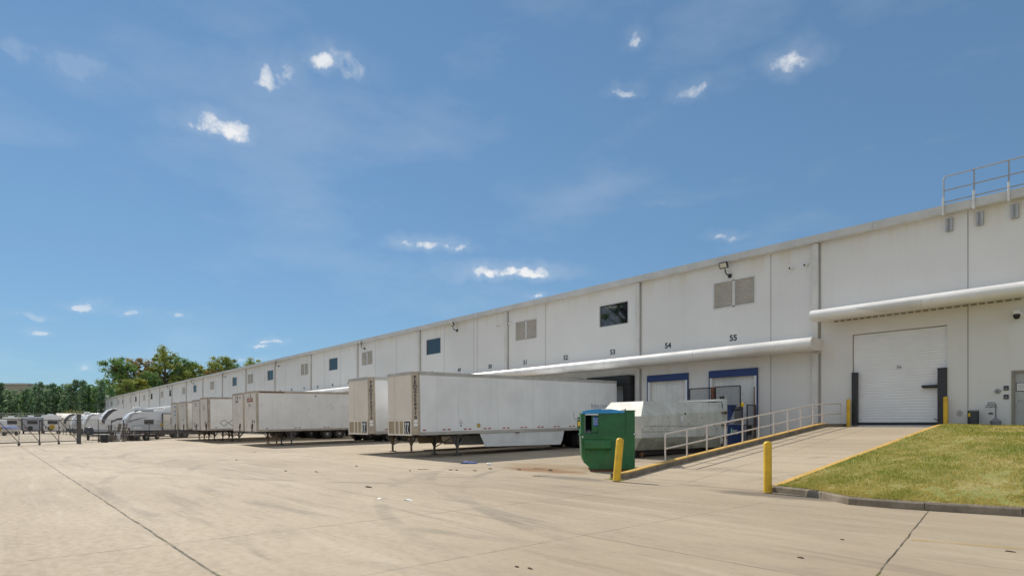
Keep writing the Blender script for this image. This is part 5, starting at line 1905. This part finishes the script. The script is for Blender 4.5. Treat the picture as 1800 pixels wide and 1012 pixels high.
def build_lot():
    rv('travel', 'travel_trailer', 'grey travel trailer with rounded front and slide-out, beside the leftmost box trailer', (-79.8, 11.4, 0), 0, 9.4, 3.08, RV_S, RV_D)
    rv('fifth', 'fifth_wheel_camper', 'tall fifth-wheel camper with an overhanging nose and dark swoosh behind the travel trailer', (-91.3, 10.6, 0), 0, 10.5, 3.62, RV_W, RV_D)
    rv('travel', 'travel_trailer', 'white camper with a sloped nose, first one left of the fifth-wheel camper', (-97.5, 9.4, 0), 0, 8.5, 3.1, RV_W, RV_G, detailed=False)
    rv('travel', 'travel_trailer', 'silver camper with a sloped nose, second one left of the fifth-wheel camper', (-104, 9.6, 0), 0, 8.5, 3.05, RV_S, RV_D, detailed=False)
    rv('travel', 'travel_trailer', 'dark-nosed camper third left of the fifth-wheel, nearest the shed roof', (-111, 9.6, 0), 0, 8.0, 3.0, RV_G, RV_D, detailed=False)
    rv('motor', 'motorhome', 'white motorhome showing its rear with a spare wheel, in the far camper row', (-139.0, 8.4, 0), R(-90), 8.0, 3.25, RV_W, RV_G, detailed=False)
    rv('travel', 'travel_trailer', 'grey streaked camper in the middle of the far row, behind the gate', (-140.5, 5.7, 0), R(-90), 8.0, 2.95, RV_G, RV_D, detailed=False)
    rv('travel', 'travel_trailer', 'cream roofed camper in the far row, left of the grey streaked one', (-142.0, 3.0, 0), R(-90), 8.0, 2.85, RV_C, RV_G, detailed=False)
    rv('motor', 'motorhome', 'rounded white motorhome front at the left edge of the picture behind the gate', (-99.5, -1.6, 0), R(90), 7.5, 2.9, RV_W, RV_G, detailed=False)
    rv('travel', 'travel_trailer', 'small low white camper with a dark window behind the left gate post', (-119.0, 0.9, 0), R(90), 5.0, 2.35, RV_W, RV_G, detailed=False, wheels=1)
    car('silver blue car parked beside the end of the shed', (-126, 13.6, 0), R(90), paint("car_silver_blue", (0.30, 0.36, 0.42), 0.3, 0.05))
    car('dark red car parked among the campers left of the thick gate post', (-116, 11.3, 0), R(75), paint("car_dark_red", (0.12, 0.03, 0.03), 0.3, 0.05))
    car('white pickup-sized car parked between the shed and the camper row', (-131, 12.5, 0), R(90), RV_W)
    car('black car at the foot of the pines, beyond the small low camper', (-150, -1.0, 0), R(80), RV_D)
    rv('travel', 'travel_trailer', 'white camper half hidden behind the dark-nosed one, near the shed', (-118, 9.8, 0), 0, 8.0, 3.2, RV_W, RV_D, detailed=False)
    rv('fifth', 'fifth_wheel_camper', 'cream fifth-wheel camper farthest down the line, in front of the shed roof', (-126, 9.4, 0), 0, 9.0, 3.5, RV_C, RV_G, detailed=False)
    # boat under a blue cover
    b = thing('covered_boat', 'small boat under a blue cover standing behind the left gate post', 'boat', (-112.5, 1.9, 0), (0, 0, R(60)))
    m = MB()
    rings = [(-2.2, 0.05, 0.75), (-1.6, 0.55, 0.55), (0, 0.85, 0.42), (2.0, 0.85, 0.42)]
    R_ = []
    for y, w, z in rings:
        R_.append([(-w, y, 1.0), (-w * 0.7, y, z + .1), (0, y, z), (w * 0.7, y, z + .1), (w, y, 1.0)])
    for p, q in zip(R_, R_[1:]):
        for i in range(4):
            m.quad([p[i], p[i + 1], q[i + 1], q[i]])
    m.quad(R_[-1])
    m.build('hull', RV_W, b, smooth=True)
    m = MB()
    C_ = []
    for y, w, z in rings:
        C_.append([(-w - 0.02, y, 0.95), (-w * 0.5, y, 1.25), (0, y, 1.38 + (0.12 if y > -1 else 0)), (w * 0.5, y, 1.25), (w + 0.02, y, 0.95)])
    for p, q in zip(C_, C_[1:]):
        for i in range(4):
            m.quad([p[i], p[i + 1], q[i + 1], q[i]])
    m.quad(C_[-1])
    m.build('cover', paint("tarp_blue", (0.03, 0.08, 0.28), 0.55, 0.2, 2), b, smooth=True)
    m = MB().bar((0, -3.2, 0.4), (0, 2.0, 0.38), 0.1, 0.1)
    m.build('boat_trailer', M['steel'], b)
    for s in (-1, 1):
        wheel(b, s * 0.8, 0.9, 0.3, 0.18, s)

    # shed
    sh = thing('storage_shed', 'long low shed with a pale tan roof beyond the campers', 'shed', (-160, 11.5, 0))
    MB().box(-8, 0, 0, 14, 0, 3.1).build('wall', RV_C, sh)
    MB().prism([(-8.4, 3.0), (-4, 4.0), (0.5, 3.0), (0.5, 3.12), (-4, 4.14), (-8.4, 3.12)], -0.4, 14.4, 'y').build('roof', paint("shed_roof_tan", (0.52, 0.46, 0.38), 0.7, 0.12, 0.5), sh)
    MB().box(0.001, 0.05, 3, 6, 0.05, 2.7).build('door', RV_G, sh)

    # yard clutter just inside the fence
    def utility(loc, rz_, lab, mat):
        t = thing('utility_trailer', lab, 'utility trailer', loc, (0, 0, rz_))
        m = MB().box(-0.9, 0.9, 0, 3.2, 0.5, 0.58)
        for s in (-1, 1):
            m.bar((s * 0.9, 0, 0.95), (s * 0.9, 3.2, 0.95), 0.05, 0.05)
            for y in (0.03, 1.1, 2.2, 3.17):
                m.bar((s * 0.9, y, 0.58), (s * 0.9, y, 0.95), 0.05, 0.05)
        m.build('deck', mat, t)
        m = MB().bar((-0.6, 0, 0.48), (0, -1.4, 0.48), 0.07, 0.09).bar((0.6, 0, 0.48), (0, -1.4, 0.48), 0.07, 0.09).tube([(0, -1.2, 0.0), (0, -1.2, 0.9)], 0.04, 8)
        m.build('tongue', M['under'], t)
        for s in (-1, 1):
            wheel(t, s * 1.02, 1.7, 0.33, 0.2, s)
            MB().box(s * 1.03 - 0.12, s * 1.03 + 0.12, 1.25, 2.15, 0.70, 0.73).build('fender', M['under'], t)
        return t
    utility((-67.5, 9.6, 0), R(30), 'dark utility trailer with a dropped tongue just inside the fence', M['under'])
    utility((-71.5, 11.6, 0), R(55), 'rusty utility trailer near the front of the travel trailer', M['rust'])
    utility((-72.0, 8.3, 0), R(80), 'empty tan utility trailer behind the others by the thick gate post', M['gear_tan'])
    t = thing('plastic_drum', 'black plastic drum standing inside the fence by the thick gate post', 'drum', (-62.6, 7.6, 0))
    MB().lathe([(0.25, 0), (0.29, 0.04), (0.29, 0.3), (0.31, 0.33), (0.29, 0.36), (0.29, 0.6), (0.27, 0.66)], (0, 0, 0), 18).build('drum', M['black'], t, smooth=True)
    MB().lathe([(0.3, 0.66), (0.3, 0.70), (0.2, 0.72)], (0, 0, 0), 18).build('drum_lid', M['letter_grey'], t)
    t = thing('tarp_bundle', 'dark bundle wrapped in tarp on a trailer behind the fence', 'bundle', (-72.2, 7.4, 0.585), (0, 0, R(80)))
    mb = MB()
    rng = random.Random(9)
    mb.lathe([(0.36, 0), (0.42, 0.15), (0.40, 0.45), (0.28, 0.68), (0.08, 0.78)], (0, 1.0, 0), 11)
    mb.v = [(p[0] * rng.uniform(.85, 1.15), p[1] + rng.uniform(-.06, .06), p[2] + rng.uniform(-.03, .05)) for p in mb.v]
    mb.build('wrapped_load', paint("tarp_dark", (0.035, 0.045, 0.07), 0.5, 0.3, 4), t)
    MB().tube([(-0.42, 1.0, 0.4), (0, 1.25, 0.6), (0.42, 1.0, 0.4)], 0.02, 6).build('strap', M['amber'], t)
    for k, (x, y, lab) in enumerate(((-69.6, 10.7, 'low stack of wooden pallets inside the fence, nearer the camper'), (-65.6, 8.2, 'low stack of wooden pallets inside the fence, nearer the thick post'))):
        t = thing('pallet_stack', lab, 'pallets', (x, y, 0), (0, 0, R(20 + 30 * k)))
        for q in range(3 + k):
            mm = MB()
            for b_ in range(5):
                mm.box(-0.5 + b_ * 0.22, -0.38 + b_ * 0.22, -0.6, 0.6, q * 0.15 + 0.105, q * 0.15 + 0.13)
            for b_ in (-0.55, -0.05, 0.45):
                mm.box(-0.5, 0.5, b_, b_ + 0.1, q * 0.15 + 0.004, q * 0.15 + 0.1)
            mm.build('pallet', M['gear_tan'], t)
    for k, (x, y, lab) in enumerate(((-73.6, 11.6, 'white gas cylinder by the leaning boards'), (-66.2, 9.1, 'white gas cylinder between the pallets and the dark trailer'))):
        t = thing('gas_cylinder', lab, 'gas cylinder', (x, y, 0))
        MB().lathe([(0.16, 0), (0.19, 0.04), (0.19, 0.55), (0.14, 0.68), (0.05, 0.72)], (0, 0, 0), 16).build('tank', RV_W, t, smooth=True)
        MB().lathe([(0.10, 0.70), (0.11, 0.84), (0.09, 0.86)], (0, 0, 0), 14).build('collar', M['steel'], t)
    t = thing('leaning_boards', 'bundle of tan boards leaning together by the front of the travel trailer', 'boards', (-74.6, 10.6, 0), (0, 0, R(35)))
    for k in range(6):
        MB().bar((-0.5 + k * 0.2, -0.5, 0.0), (-0.75 + k * 0.24, 0.15 + 0.05 * (k % 2), 1.75 - 0.06 * (k % 3)), 0.15, 0.03).build('board', M['gear_tan'] if k % 3 else RV_C, t)
    m = MB()
    for s in (-1, 1):
        m.bar((-0.8, s * 0.5, 0), (-0.8, 0, 1.2), 0.06, 0.06).bar((0.9, s * 0.5, 0), (0.9, 0, 1.2), 0.06, 0.06)
    m.bar((-0.9, 0, 1.2), (1.0, 0, 1.2), 0.08, 0.08)
    m.build('trestle', M['rust'], t)


build_lot()


# ------------------------------------------------------------------ gate and fence
def build_fence():
    A, B = Vector((-60.7, 5.7, 0)), Vector((-57.0, 1.65, 0))
    d = (B - A).normalized()
    g = thing('sliding_gate', 'chain-link gate with diagonal braces across the left end of the yard', 'gate', A)
    Ln = 12.5
    posts = [0.25, 2.05, 3.75, 5.45, 7.15, 8.85, 10.5, Ln]
    m = MB()
    m.bar(d * 0.25 + Vector((0, 0, 0.22)), d * Ln + Vector((0, 0, 0.22)), 0.07, 0.07).bar(d * 0.25 + Vector((0, 0, 1.92)), d * Ln + Vector((0, 0, 1.92)), 0.05, 0.05)
    m.build('gate_frame', M['gear'], g)
    for i, s in enumerate(posts):
        thick = 0.05 if i % 2 else 0.07
        MB().bar(d * s + Vector((0, 0, 0.05)), d * s + Vector((0, 0, 2.4 if i in (3, 6) else 1.95)), thick, thick).build('gate_post', M['steel'] if i == 3 else M['gear'], g)
        MB().lathe([(0.04, -0.03), (0.09, -0.03), (0.09, 0.03), (0.04, 0.03)], tuple(d * s + Vector((0, 0, 0.09))), 12, 0, 'x').build('gate_wheel', M['black'], g)
        if i < len(posts) - 1:
            MB().bar(d * (s + 0.04) + Vector((0, 0, 0.26)), d * (posts[i + 1] - 0.04) + Vector((0, 0, 1.9)), 0.035, 0.035).build('brace', M['gear'], g)
    uv_panel('wire_mesh', [d * 0.25 + Vector((0, 0, .25)), d * Ln + Vector((0, 0, .25)), d * Ln + Vector((0, 0, 1.9)), d * 0.25 + Vector((0, 0, 1.9))], M['chain'], g)
    for z in (2.12, 2.25, 2.38):
        MB().tube([d * 0.2 + Vector((0, 0, z)), d * Ln + Vector((0, 0, z))], 0.007, 5).build('barbed_wire', M['steel'], g)
    # fence from the thick post to the docks
    f = thing('chain_link_fence', 'chain-link fence running from the thick gate post towards the trailers', 'fence', A)
    P = [(-60.7, 5.7), (-62.6, 7.15), (-63.9, 8.3), (-65.3, 9.4), (-68.4, 12.0), (-73.3, 15.6), (-77.3, 18.6), (-81.5, 22), (-85.5, 25.3)]
    Q = [Vector((p[0], p[1], gz(p[1]))) - A for p in P]
    MB().tube([Q[0] + Vector((0.1, -0.1, 0)), Q[0] + Vector((0.1, -0.1, 2.42))], 0.155, 14).build('gate_pier', M['gear'], f)
    for i, q in enumerate(Q[1:]):
        rr = 0.05 if i == 2 else 0.03
        MB().tube([q, q + Vector((0, 0, 2.0))], rr, 8).build('fence_post', M['gear'] if i < 4 else M['steel'], f)
        if i == 2:
            MB().lathe([(0.16, 0), (0.15, 0.12), (0.06, 0.2)], tuple(q), 12).build('post_footing', M['kerb'], f)
    MB().tube([q + Vector((0, 0, 1.98)) for q in Q], 0.022, 6).build('top_rail', M['steel'], f)
    MB().tube([q + Vector((0, 0, 0.06)) for q in Q], 0.012, 6).build('bottom_wire', M['gear'], f)
    for a_, b_ in zip(Q, Q[1:]):
        uv_panel('wire_mesh', [a_ + Vector((0, 0, .05)), b_ + Vector((0, 0, .05)), b_ + Vector((0, 0, 1.97)), a_ + Vector((0, 0, 1.97))], M['chain'], f)
    # yellow signs hung on gate and fence
    per = Vector((d.y, -d.x, 0)) * -0.05
    for k, (s, z, lab) in enumerate(((2.6, 1.38, 'yellow notice hung on the gate between its second and third posts'), (7.0, 1.25, 'yellow notice hung on the gate at the left edge of the picture'))):
        t = thing('yellow_notice', lab, 'sign', A + d * s + Vector((-per.x, -per.y, z)), (0, 0, math.atan2(d.y, d.x)))
        MB().box(-0.24, 0.24, -0.006, 0.006, -0.17, 0.17).build('plate', M['yellow_tag'], t)
        MB().box(-0.15, 0.15, -0.009, 0.009, -0.06, -0.02).build('print', M['black'], t)
    v = (Q[5] - Q[4]).normalized()
    p = A + Q[4] + v * 2.6 + Vector((0.03, -0.04, 1.55))
    t = thing('yellow_notice', 'yellow notice on the fence in front of the travel trailer slide-out', 'sign', p, (0, 0, math.atan2(v.y, v.x)))
    MB().box(-0.2, 0.2, -0.006, 0.006, -0.17, 0.17).build('plate', M['yellow_tag'], t)
    MB().box(-0.12, 0.12, -0.009, 0.009, -0.06, -0.02).build('print', M['black'], t)


build_fence()


# ------------------------------------------------------------------ trees
def leaf_quads(rng, cen, rad, n, size, tint, flat=0.75):
    """n leaf clumps spread through a ball; returns quads"""
    u = rng.normal(size=(n, 3))
    u /= np.linalg.norm(u, axis=1)[:, None]
    r = rad * np.minimum(np.abs(rng.normal(0.62, 0.36, n)), 1.75)
    p = cen + u * r[:, None] * np.array([1, 1, flat])
    nrm = u + rng.normal(0, 0.55, (n, 3)) + np.array([0, 0, 0.35])
    nrm /= np.linalg.norm(nrm, axis=1)[:, None]
    t = np.cross(nrm, rng.normal(size=(n, 3)))
    t /= np.linalg.norm(t, axis=1)[:, None]
    b = np.cross(nrm, t)
    s = (size * rng.uniform(0.5, 1.25, n))[:, None]
    q = np.stack([p - t * s - b * s * .35, p + t * s * .2 - b * s * .8, p + t * s + b * s * .3, p - t * s * .1 + b * s * .75], axis=1)
    tt = np.clip(tint + rng.normal(0, 0.16, n), 0, 1)
    return q.reshape(-1, 3), tt


def decid(seed, H=27, spread=8.5, mat='leaf_green', leaf=0.25, nleaf=130, ncl=150):
    rng = np.random.default_rng(seed)
    t = bpy.data.objects.new('broadleaf_tree', None)
    COL.objects.link(t)
    m = MB()
    m.tube([(0, 0, 0), (0.15, 0.1, H * 0.2), (-0.1, 0.2, H * 0.45), (0.3, 0, H * 0.7), (0.1, 0.2, H * 0.9)], [H * .022, H * .018, H * .013, H * .007, H * .002], 9)
    V, T = [], []
    for k in range(ncl):
        z = rng.uniform(0.22, 0.97)
        env = spread * (math.sin(math.pi * min(1, (z - 0.12) / 0.9)) ** 0.55) * rng.uniform(0.75, 1.04) * (1 + 0.22 * math.sin(seed + 5 * z * 3.1))
        a = rng.uniform(0, 2 * math.pi)
        rr = env * rng.uniform(0.1, 1.0) ** 0.75
        c = np.array([rr * math.cos(a), rr * math.sin(a), H * z * rng.uniform(0.96, 1.03)])
        rad = rng.uniform(0.7, 1.9) * spread / 8.5
        if rr > 2 and rng.random() < 0.7:
            z0 = max(H * 0.15, c[2] - rr * 0.7)
            m.tube([(0.1, 0.1, z0), (c[0] * .5, c[1] * .5, (z0 + c[2]) / 2 + 0.4), tuple(c)], [H * .007, H * .004, H * .0012], 5)
        q, tt = leaf_quads(rng, c, rad, int(nleaf * rng.uniform(0.6, 1.3)), leaf, rng.uniform(0.1, 0.85))
        V.append(q)
        T.append(tt)
    m.build('trunk', M['bark'], t)
    tri_mesh('crown', np.concatenate(V), np.concatenate(T), M[mat], 4, t)
    return t


def pine(seed, H=17, mat='needle', leaf=0.30):
    rng = np.random.default_rng(seed)
    t = bpy.data.objects.new('pine_tree', None)
    COL.objects.link(t)
    m = MB()
    m.tube([(0, 0, 0), (0.05, 0.05, H * .5), (0, 0.1, H * .98)], [H * .013, H * .009, H * .002], 8)
    V, T = [], []
    z = H * rng.uniform(0.14, 0.28)
    while z < H:
        u = z / H
        env = H * 0.15 * (1.05 - u) ** 0.38 * (0.55 if u < 0.4 else 1) * rng.uniform(0.6, 1.25)
        for k in range(rng.integers(2, 6)):
            a = rng.uniform(0, 2 * math.pi)
            rr = env * rng.uniform(0.1, 1.0)
            c = np.array([rr * math.cos(a), rr * math.sin(a), z + rng.uniform(-.3, .5)])
            m.tube([(0, 0, z - rr * 0.2), tuple(c)], [0.06, 0.02], 4)
            q, tt = leaf_quads(rng, c, rng.uniform(0.55, 1.15), int(26 * rng.uniform(.7, 1.3)), leaf, rng.uniform(0.1, 0.8), 0.6)
            V.append(q)
            T.append(tt)
        z += H * 0.042
    m.build('trunk', M['bark'], t)
    tri_mesh('crown', np.concatenate(V), np.concatenate(T), M[mat], 4, t)
    return t


def build_trees():
    used = {}

    def place(proto, x, y, s, rzv, lab, cat, grp, z=0.0):
        o = proto if proto.name not in used else copy_tree(proto)
        used[proto.name] = 1
        o.location = (x, y, z)
        o.rotation_euler = (0, 0, rzv)
        k = rng.uniform(0.88, 1.18)
        o.scale = (s * k, s * k, s)
        tag(o, lab, cat, grp)
        return o
    rng = random.Random(12)
    P = [pine(21), pine(22, 18), pine(23, 16), pine(24, 17, 'needle_light'), pine(25, 18.5)]
    # row of pines beyond the vehicle lot: positions along a line across the far left
    labs = ['tall dark pine in the row beyond the camper lot']
    a = R(41.33)
    S_, C_ = math.sin(a), math.cos(a)

    def at(px, fw):
        r = (px - 900) / 1046 * fw
        return r * S_ - fw * C_, r * C_ + fw * S_
    for k in range(52):
        px = -45 + k * 4.7 + rng.uniform(-2, 2)
        fw = rng.choice((205, 218, 232)) + rng.uniform(-5, 5)
        x, y = at(px, fw)
        light = 150 < px or (25 < px < 45)
        pr_ = P[3] if light and rng.random() < .6 else P[rng.randrange(5)]
        hz_ = 0.84 + 0.10 * rng.random()
        if 15 < px < 55:
            hz_ *= 0.86
        place(pr_, x, y, hz_, rng.uniform(0, 6.28), 'dark green pine in the row of pines beyond the camper lot' if pr_ is not P[3] else 'lighter green pine in the row beyond the camper lot', 'pine tree', 'pines beyond the camper lot')
    D = {'s': decid(36, 27, 9, 'leaf_green', leaf=0.2, nleaf=75, ncl=85), 'g': decid(31, 27, 9, 'leaf_green'), 'o': decid(32, 27, 9.5, 'leaf_olive'), 'r': decid(33, 26, 8.5, 'leaf_rust'), 'y': decid(34, 22, 7.5, 'leaf_yellow'), 'o2': decid(35, 28, 8, 'leaf_olive', ncl=130)}
    kinds = {'s': 'loosely leaved green tree', 'g': 'green broadleaf tree', 'o': 'olive green broadleaf tree', 'r': 'broadleaf tree turning rusty brown', 'y': 'yellowing broadleaf tree', 'o2': 'tall narrow olive tree'}
    lst = [('g', 210, 238, 1.06, 'leftmost, with open sky between its branches'), ('r', 236, 246, 1.12, 'right of the leftmost one'), ('o', 222, 226, .70, 'low, before the rusty one'),
           ('o2', 290, 252, 1.22, 'tallest, middle of the clump'), ('g', 318, 262, 1.17, 'right of the tallest tree'), ('r', 272, 258, .98, 'just left of the tallest'),
           ('y', 245, 232, .90, 'low beside the roofline'), ('o', 338, 268, 1.08, 'behind the gap right of the middle'), ('y', 355, 262, 1.08, 'above the roofline, centre right'),
           ('o', 388, 272, 1.22, 'big and round, right end of the clump'), ('r', 372, 266, 1.0, 'in front of the big round one'), ('g', 414, 280, 1.12, 'low at the right of the big round one'),
           ('o2', 449, 290, 1.2, 'rightmost, its top just above the roofline'), ('y', 430, 285, 1.12, 'small, between the round one and the rightmost'), ('g', 258, 240, .86, 'dark, low behind the roof of the far wall'), ('o', 206, 230, .62, 'small, at the left foot of the clump')]
    for kd, px, fw, s, where in lst:
        x, y = at(px, fw)
        place(D[kd], x, y, s, rng.uniform(0, 6.28), '%s behind the warehouse: %s' % (kinds[kd], where), 'tree', 'broadleaf trees behind the warehouse')
    # trees across the road behind the camera; the near windows mirror them
    for k, (x, y, s, kd) in enumerate(((-60, -18, 1.0, 's'), (-70, -17, .88, 's'), (-51, -25, .95, 's'), (-76, -20, .66, 'o'), (-104, -30, .55, 'g'), (-120, -32, .6, 'o'), (-138, -34, .55, 'g'))):
        place(D[kd], x, y, s, rng.uniform(0, 6.28), '%s opposite the warehouse, %s' % (kinds[kd], ('mirrored in the window over dock 53', 'beside the first mirrored tree', 'nearest the camera', 'behind the camper lot', 'farther along the road', 'beyond two others along the road', 'last along the road')[k]), 'tree', 'trees opposite the warehouse')
    # overgrown mound and scrub
    rng2 = np.random.default_rng(77)
    V, T = [], []
    cx, cy = at(138, 190)
    for k in range(70):
        u, v = rng2.normal(0, 1), rng2.normal(0, 1)
        c = np.array([cx + u * 3.2 * S_ - v * 2 * C_, cy + u * 3.2 * C_ + v * 2 * S_, 1.2 + 4.6 * math.exp(-(u * u) * .5) * rng2.uniform(.5, 1)])
        q, tt = leaf_quads(rng2, c, 1.2, 70, 0.3, rng2.uniform(0.1, 1.0))
        V.append(q)
        T.append(tt)
    b = tri_mesh('bush', np.concatenate(V), np.concatenate(T), M['scrub'], 4)
    tag(b, 'yellow-green overgrown bush mound between the pines and the shed', 'bush')
    V, T = [], []
    for k in range(330):
        px = rng2.uniform(-60, 200)
        fw = rng2.uniform(196, 240)
        x, y = at(px, fw)
        q, tt = leaf_quads(rng2, np.array([x, y, rng2.uniform(0.5, 4.2)]), 1.7, 45, 0.34, rng2.uniform(0.0, 0.6))
        V.append(q)
        T.append(tt)
    tag(tri_mesh('undergrowth', np.concatenate(V), np.concatenate(T), M['needle'], 4), kind='stuff')
    # far buildings beyond the pines
    t = thing('far_warehouse', 'plain tan building showing above a gap in the pines', 'building', (*at(36, 420), 0), (0, 0, R(48)))
    MB().box(-10, 12, -8, 8, 0, 29.6).build('wall', paint("far_tan", (0.42, 0.36, 0.28), 0.8), t)
    MB().box(-10.4, 12.4, -8.4, 8.4, 29.605, 30.6).build('roof', M['trim'], t)
    t = thing('far_blue_building', 'dark blue building block just above the pine tops', 'building', (*at(162, 520), 0), (0, 0, R(48)))
    MB().box(-7, 7, -5, 5, 0, 33.5).build('wall', paint("far_blue", (0.03, 0.08, 0.22), 0.6), t)
    MB().box(-7.3, 7.3, -5.3, 5.3, 33.505, 34.2).build('roof', M['trim'], t)
    t = thing('far_long_building', 'long grey building roof just showing behind the pine tops', 'building', (*at(110, 540), 0), (0, 0, R(48)))
    MB().box(-48, 20, 6, 14, 0, 30.5).build('wall', M['trim'], t)
    MB().box(-48.4, 20.4, 5.6, 14.4, 30.505, 31.2).build('roof', M['roof'], t)


build_trees()


# ------------------------------------------------------------------ litter on the concrete
def crumple(name, label, cat, loc, size, mat, seed, flat=0.35, group=None):
    rng = random.Random(seed)
    bm = bmesh.new()
    bmesh.ops.create_icosphere(bm, subdivisions=2, radius=1.0)
    for v in bm.verts:
        k = rng.uniform(0.55, 1.2)
        v.co = Vector((v.co.x * size[0] * k, v.co.y * size[1] * k, max(-0.002, v.co.z * size[2] * k * flat)))
    me = bpy.data.meshes.new(name)
    bm.to_mesh(me)
    bm.free()
    me.materials.append(mat)
    o = bpy.data.objects.new(name, me)
    COL.objects.link(o)
    o.location = loc
    return tag(o, label, cat, group)


rag = crumple('rag', 'crumpled blue cloth lying in the shadow of the nearest trailer', 'cloth', (-18.6, 14.1, 0.004), (0.32, 0.22, 0.12), paint("rag_blue", (0.11, 0.15, 0.33), 0.8, 0.3, 12), 3, 0.9)
rag.rotation_euler = (0, 0, R(45))
crumple('paper_scrap', 'white paper scrap on the concrete right beside the trailer shadow', 'litter', (-17.5, 14.2, 0.004), (0.12, 0.08, 0.1), M['white_sign'], 8, 0.8)
crumple('paper_scrap', 'white paper scrap in the middle of the open concrete', 'litter', (-10.3, 6.3, 0.004), (0.11, 0.07, 0.03), M['white_sign'], 9, 0.8)
crumple('paper_scrap', 'pale paper scrap near the left of the open concrete, beside a joint', 'litter', (-10.9, 6.0, 0.004), (0.10, 0.05, 0.02), M['box_pale'], 10, 0.8)
leafm = paint("dry_leaf_brown", (0.09, 0.06, 0.035), 0.9, 0.3, 20)
G_ = 'dry clumps on the concrete'
spots = [(-16.1, 11.7), (-16.3, 11.6), (-14.9, 13.4), (-14.2, 14.2), (-15.5, 12.0), (-13.9, 13.9), (-16.9, 10.4), (-15.8, 12.9), (-18.5, 7.9), (-19.5, 7.3), (-20.1, 10.1), (-13.1, 6.9), (-3.0, 8.4), (-2.9, 6.9), (-1.4, 9.1), (-4.7, 4.2), (-4.55, 4.25), (-27, 8), (-34, 11)]
for i, (x, y) in enumerate(spots):
    crumple('dry_clump', 'small dark dry clump of leaves lying on the open concrete', 'litter', (x, y, 0.004), tuple(q * (0.42 if y < 9.5 and x > -6 else 1.0) for q in (0.07 + 0.04 * (i % 3), 0.03 + 0.015 * (i % 2), 0.03)), leafm, 40 + i, 0.9, G_)
for i, (x, y) in enumerate(((-14.9, 14.1), (-12.6, 11.9), (-17.2, 10.9))):
    m = MB()
    rr = random.Random(i)
    p = [(0, 0, 0.012)]
    for k in range(4):
        p.append((p[-1][0] + rr.uniform(.06, .16), p[-1][1] + rr.uniform(-.05, .1), 0.01 + rr.uniform(0, .02)))
    m.tube(p, [0.009, 0.008, 0.007, 0.005, 0.003], 6)
    m.tube([p[2], (p[2][0] + 0.1, p[2][1] - 0.12, 0.015)], [0.006, 0.003], 6)
    tag(m.build('twig', leafm, loc=(x, y, 0.002)), 'thin dry twig lying on the concrete near the green dumpster', 'twig', 'dry twigs on the concrete')

# weeds in the open joints
rng = np.random.default_rng(3)
V, T = [], []
for k in range(1500):
    if k % 2:
        y = rng.uniform(4.5, 12.2)
        x = -0.945 - 0.1667 * y + rng.normal(0, .007)
        if mnoise.noise(Vector((0, y * 1.7, 2))) < 0.3:
            continue
    else:
        x, y = rng.uniform(-14, -3), 1.72 + rng.normal(0, .012)
        if mnoise.noise(Vector((x * 1.2, 0, 5))) < 0.05:
            continue
    h, w, a = rng.uniform(.004, .014), .003, rng.uniform(0, 3.14)
    V += [(x - w * math.cos(a), y - w * math.sin(a), 0), (x + w * math.cos(a), y + w * math.sin(a), 0), (x + rng.normal(0, .015), y + rng.normal(0, .015), h)]
    T.append(rng.uniform(0, .5))
for k in range(260):                     # tufts at the foot of the kerb and bollard
    x, y = -10.38 + rng.normal(0, .13), 12.88 + rng.normal(0, .05)
    h, w, a = rng.uniform(.02, .07), .006, rng.uniform(0, 3.14)
    V += [(x - w * math.cos(a), y - w * math.sin(a), 0), (x + w * math.cos(a), y + w * math.sin(a), 0), (x + rng.normal(0, .03), y + rng.normal(0, .03), h)]
    T.append(rng.uniform(0, .5))
tag(tri_mesh('joint_weeds', V, T, M['grass']), kind='stuff')
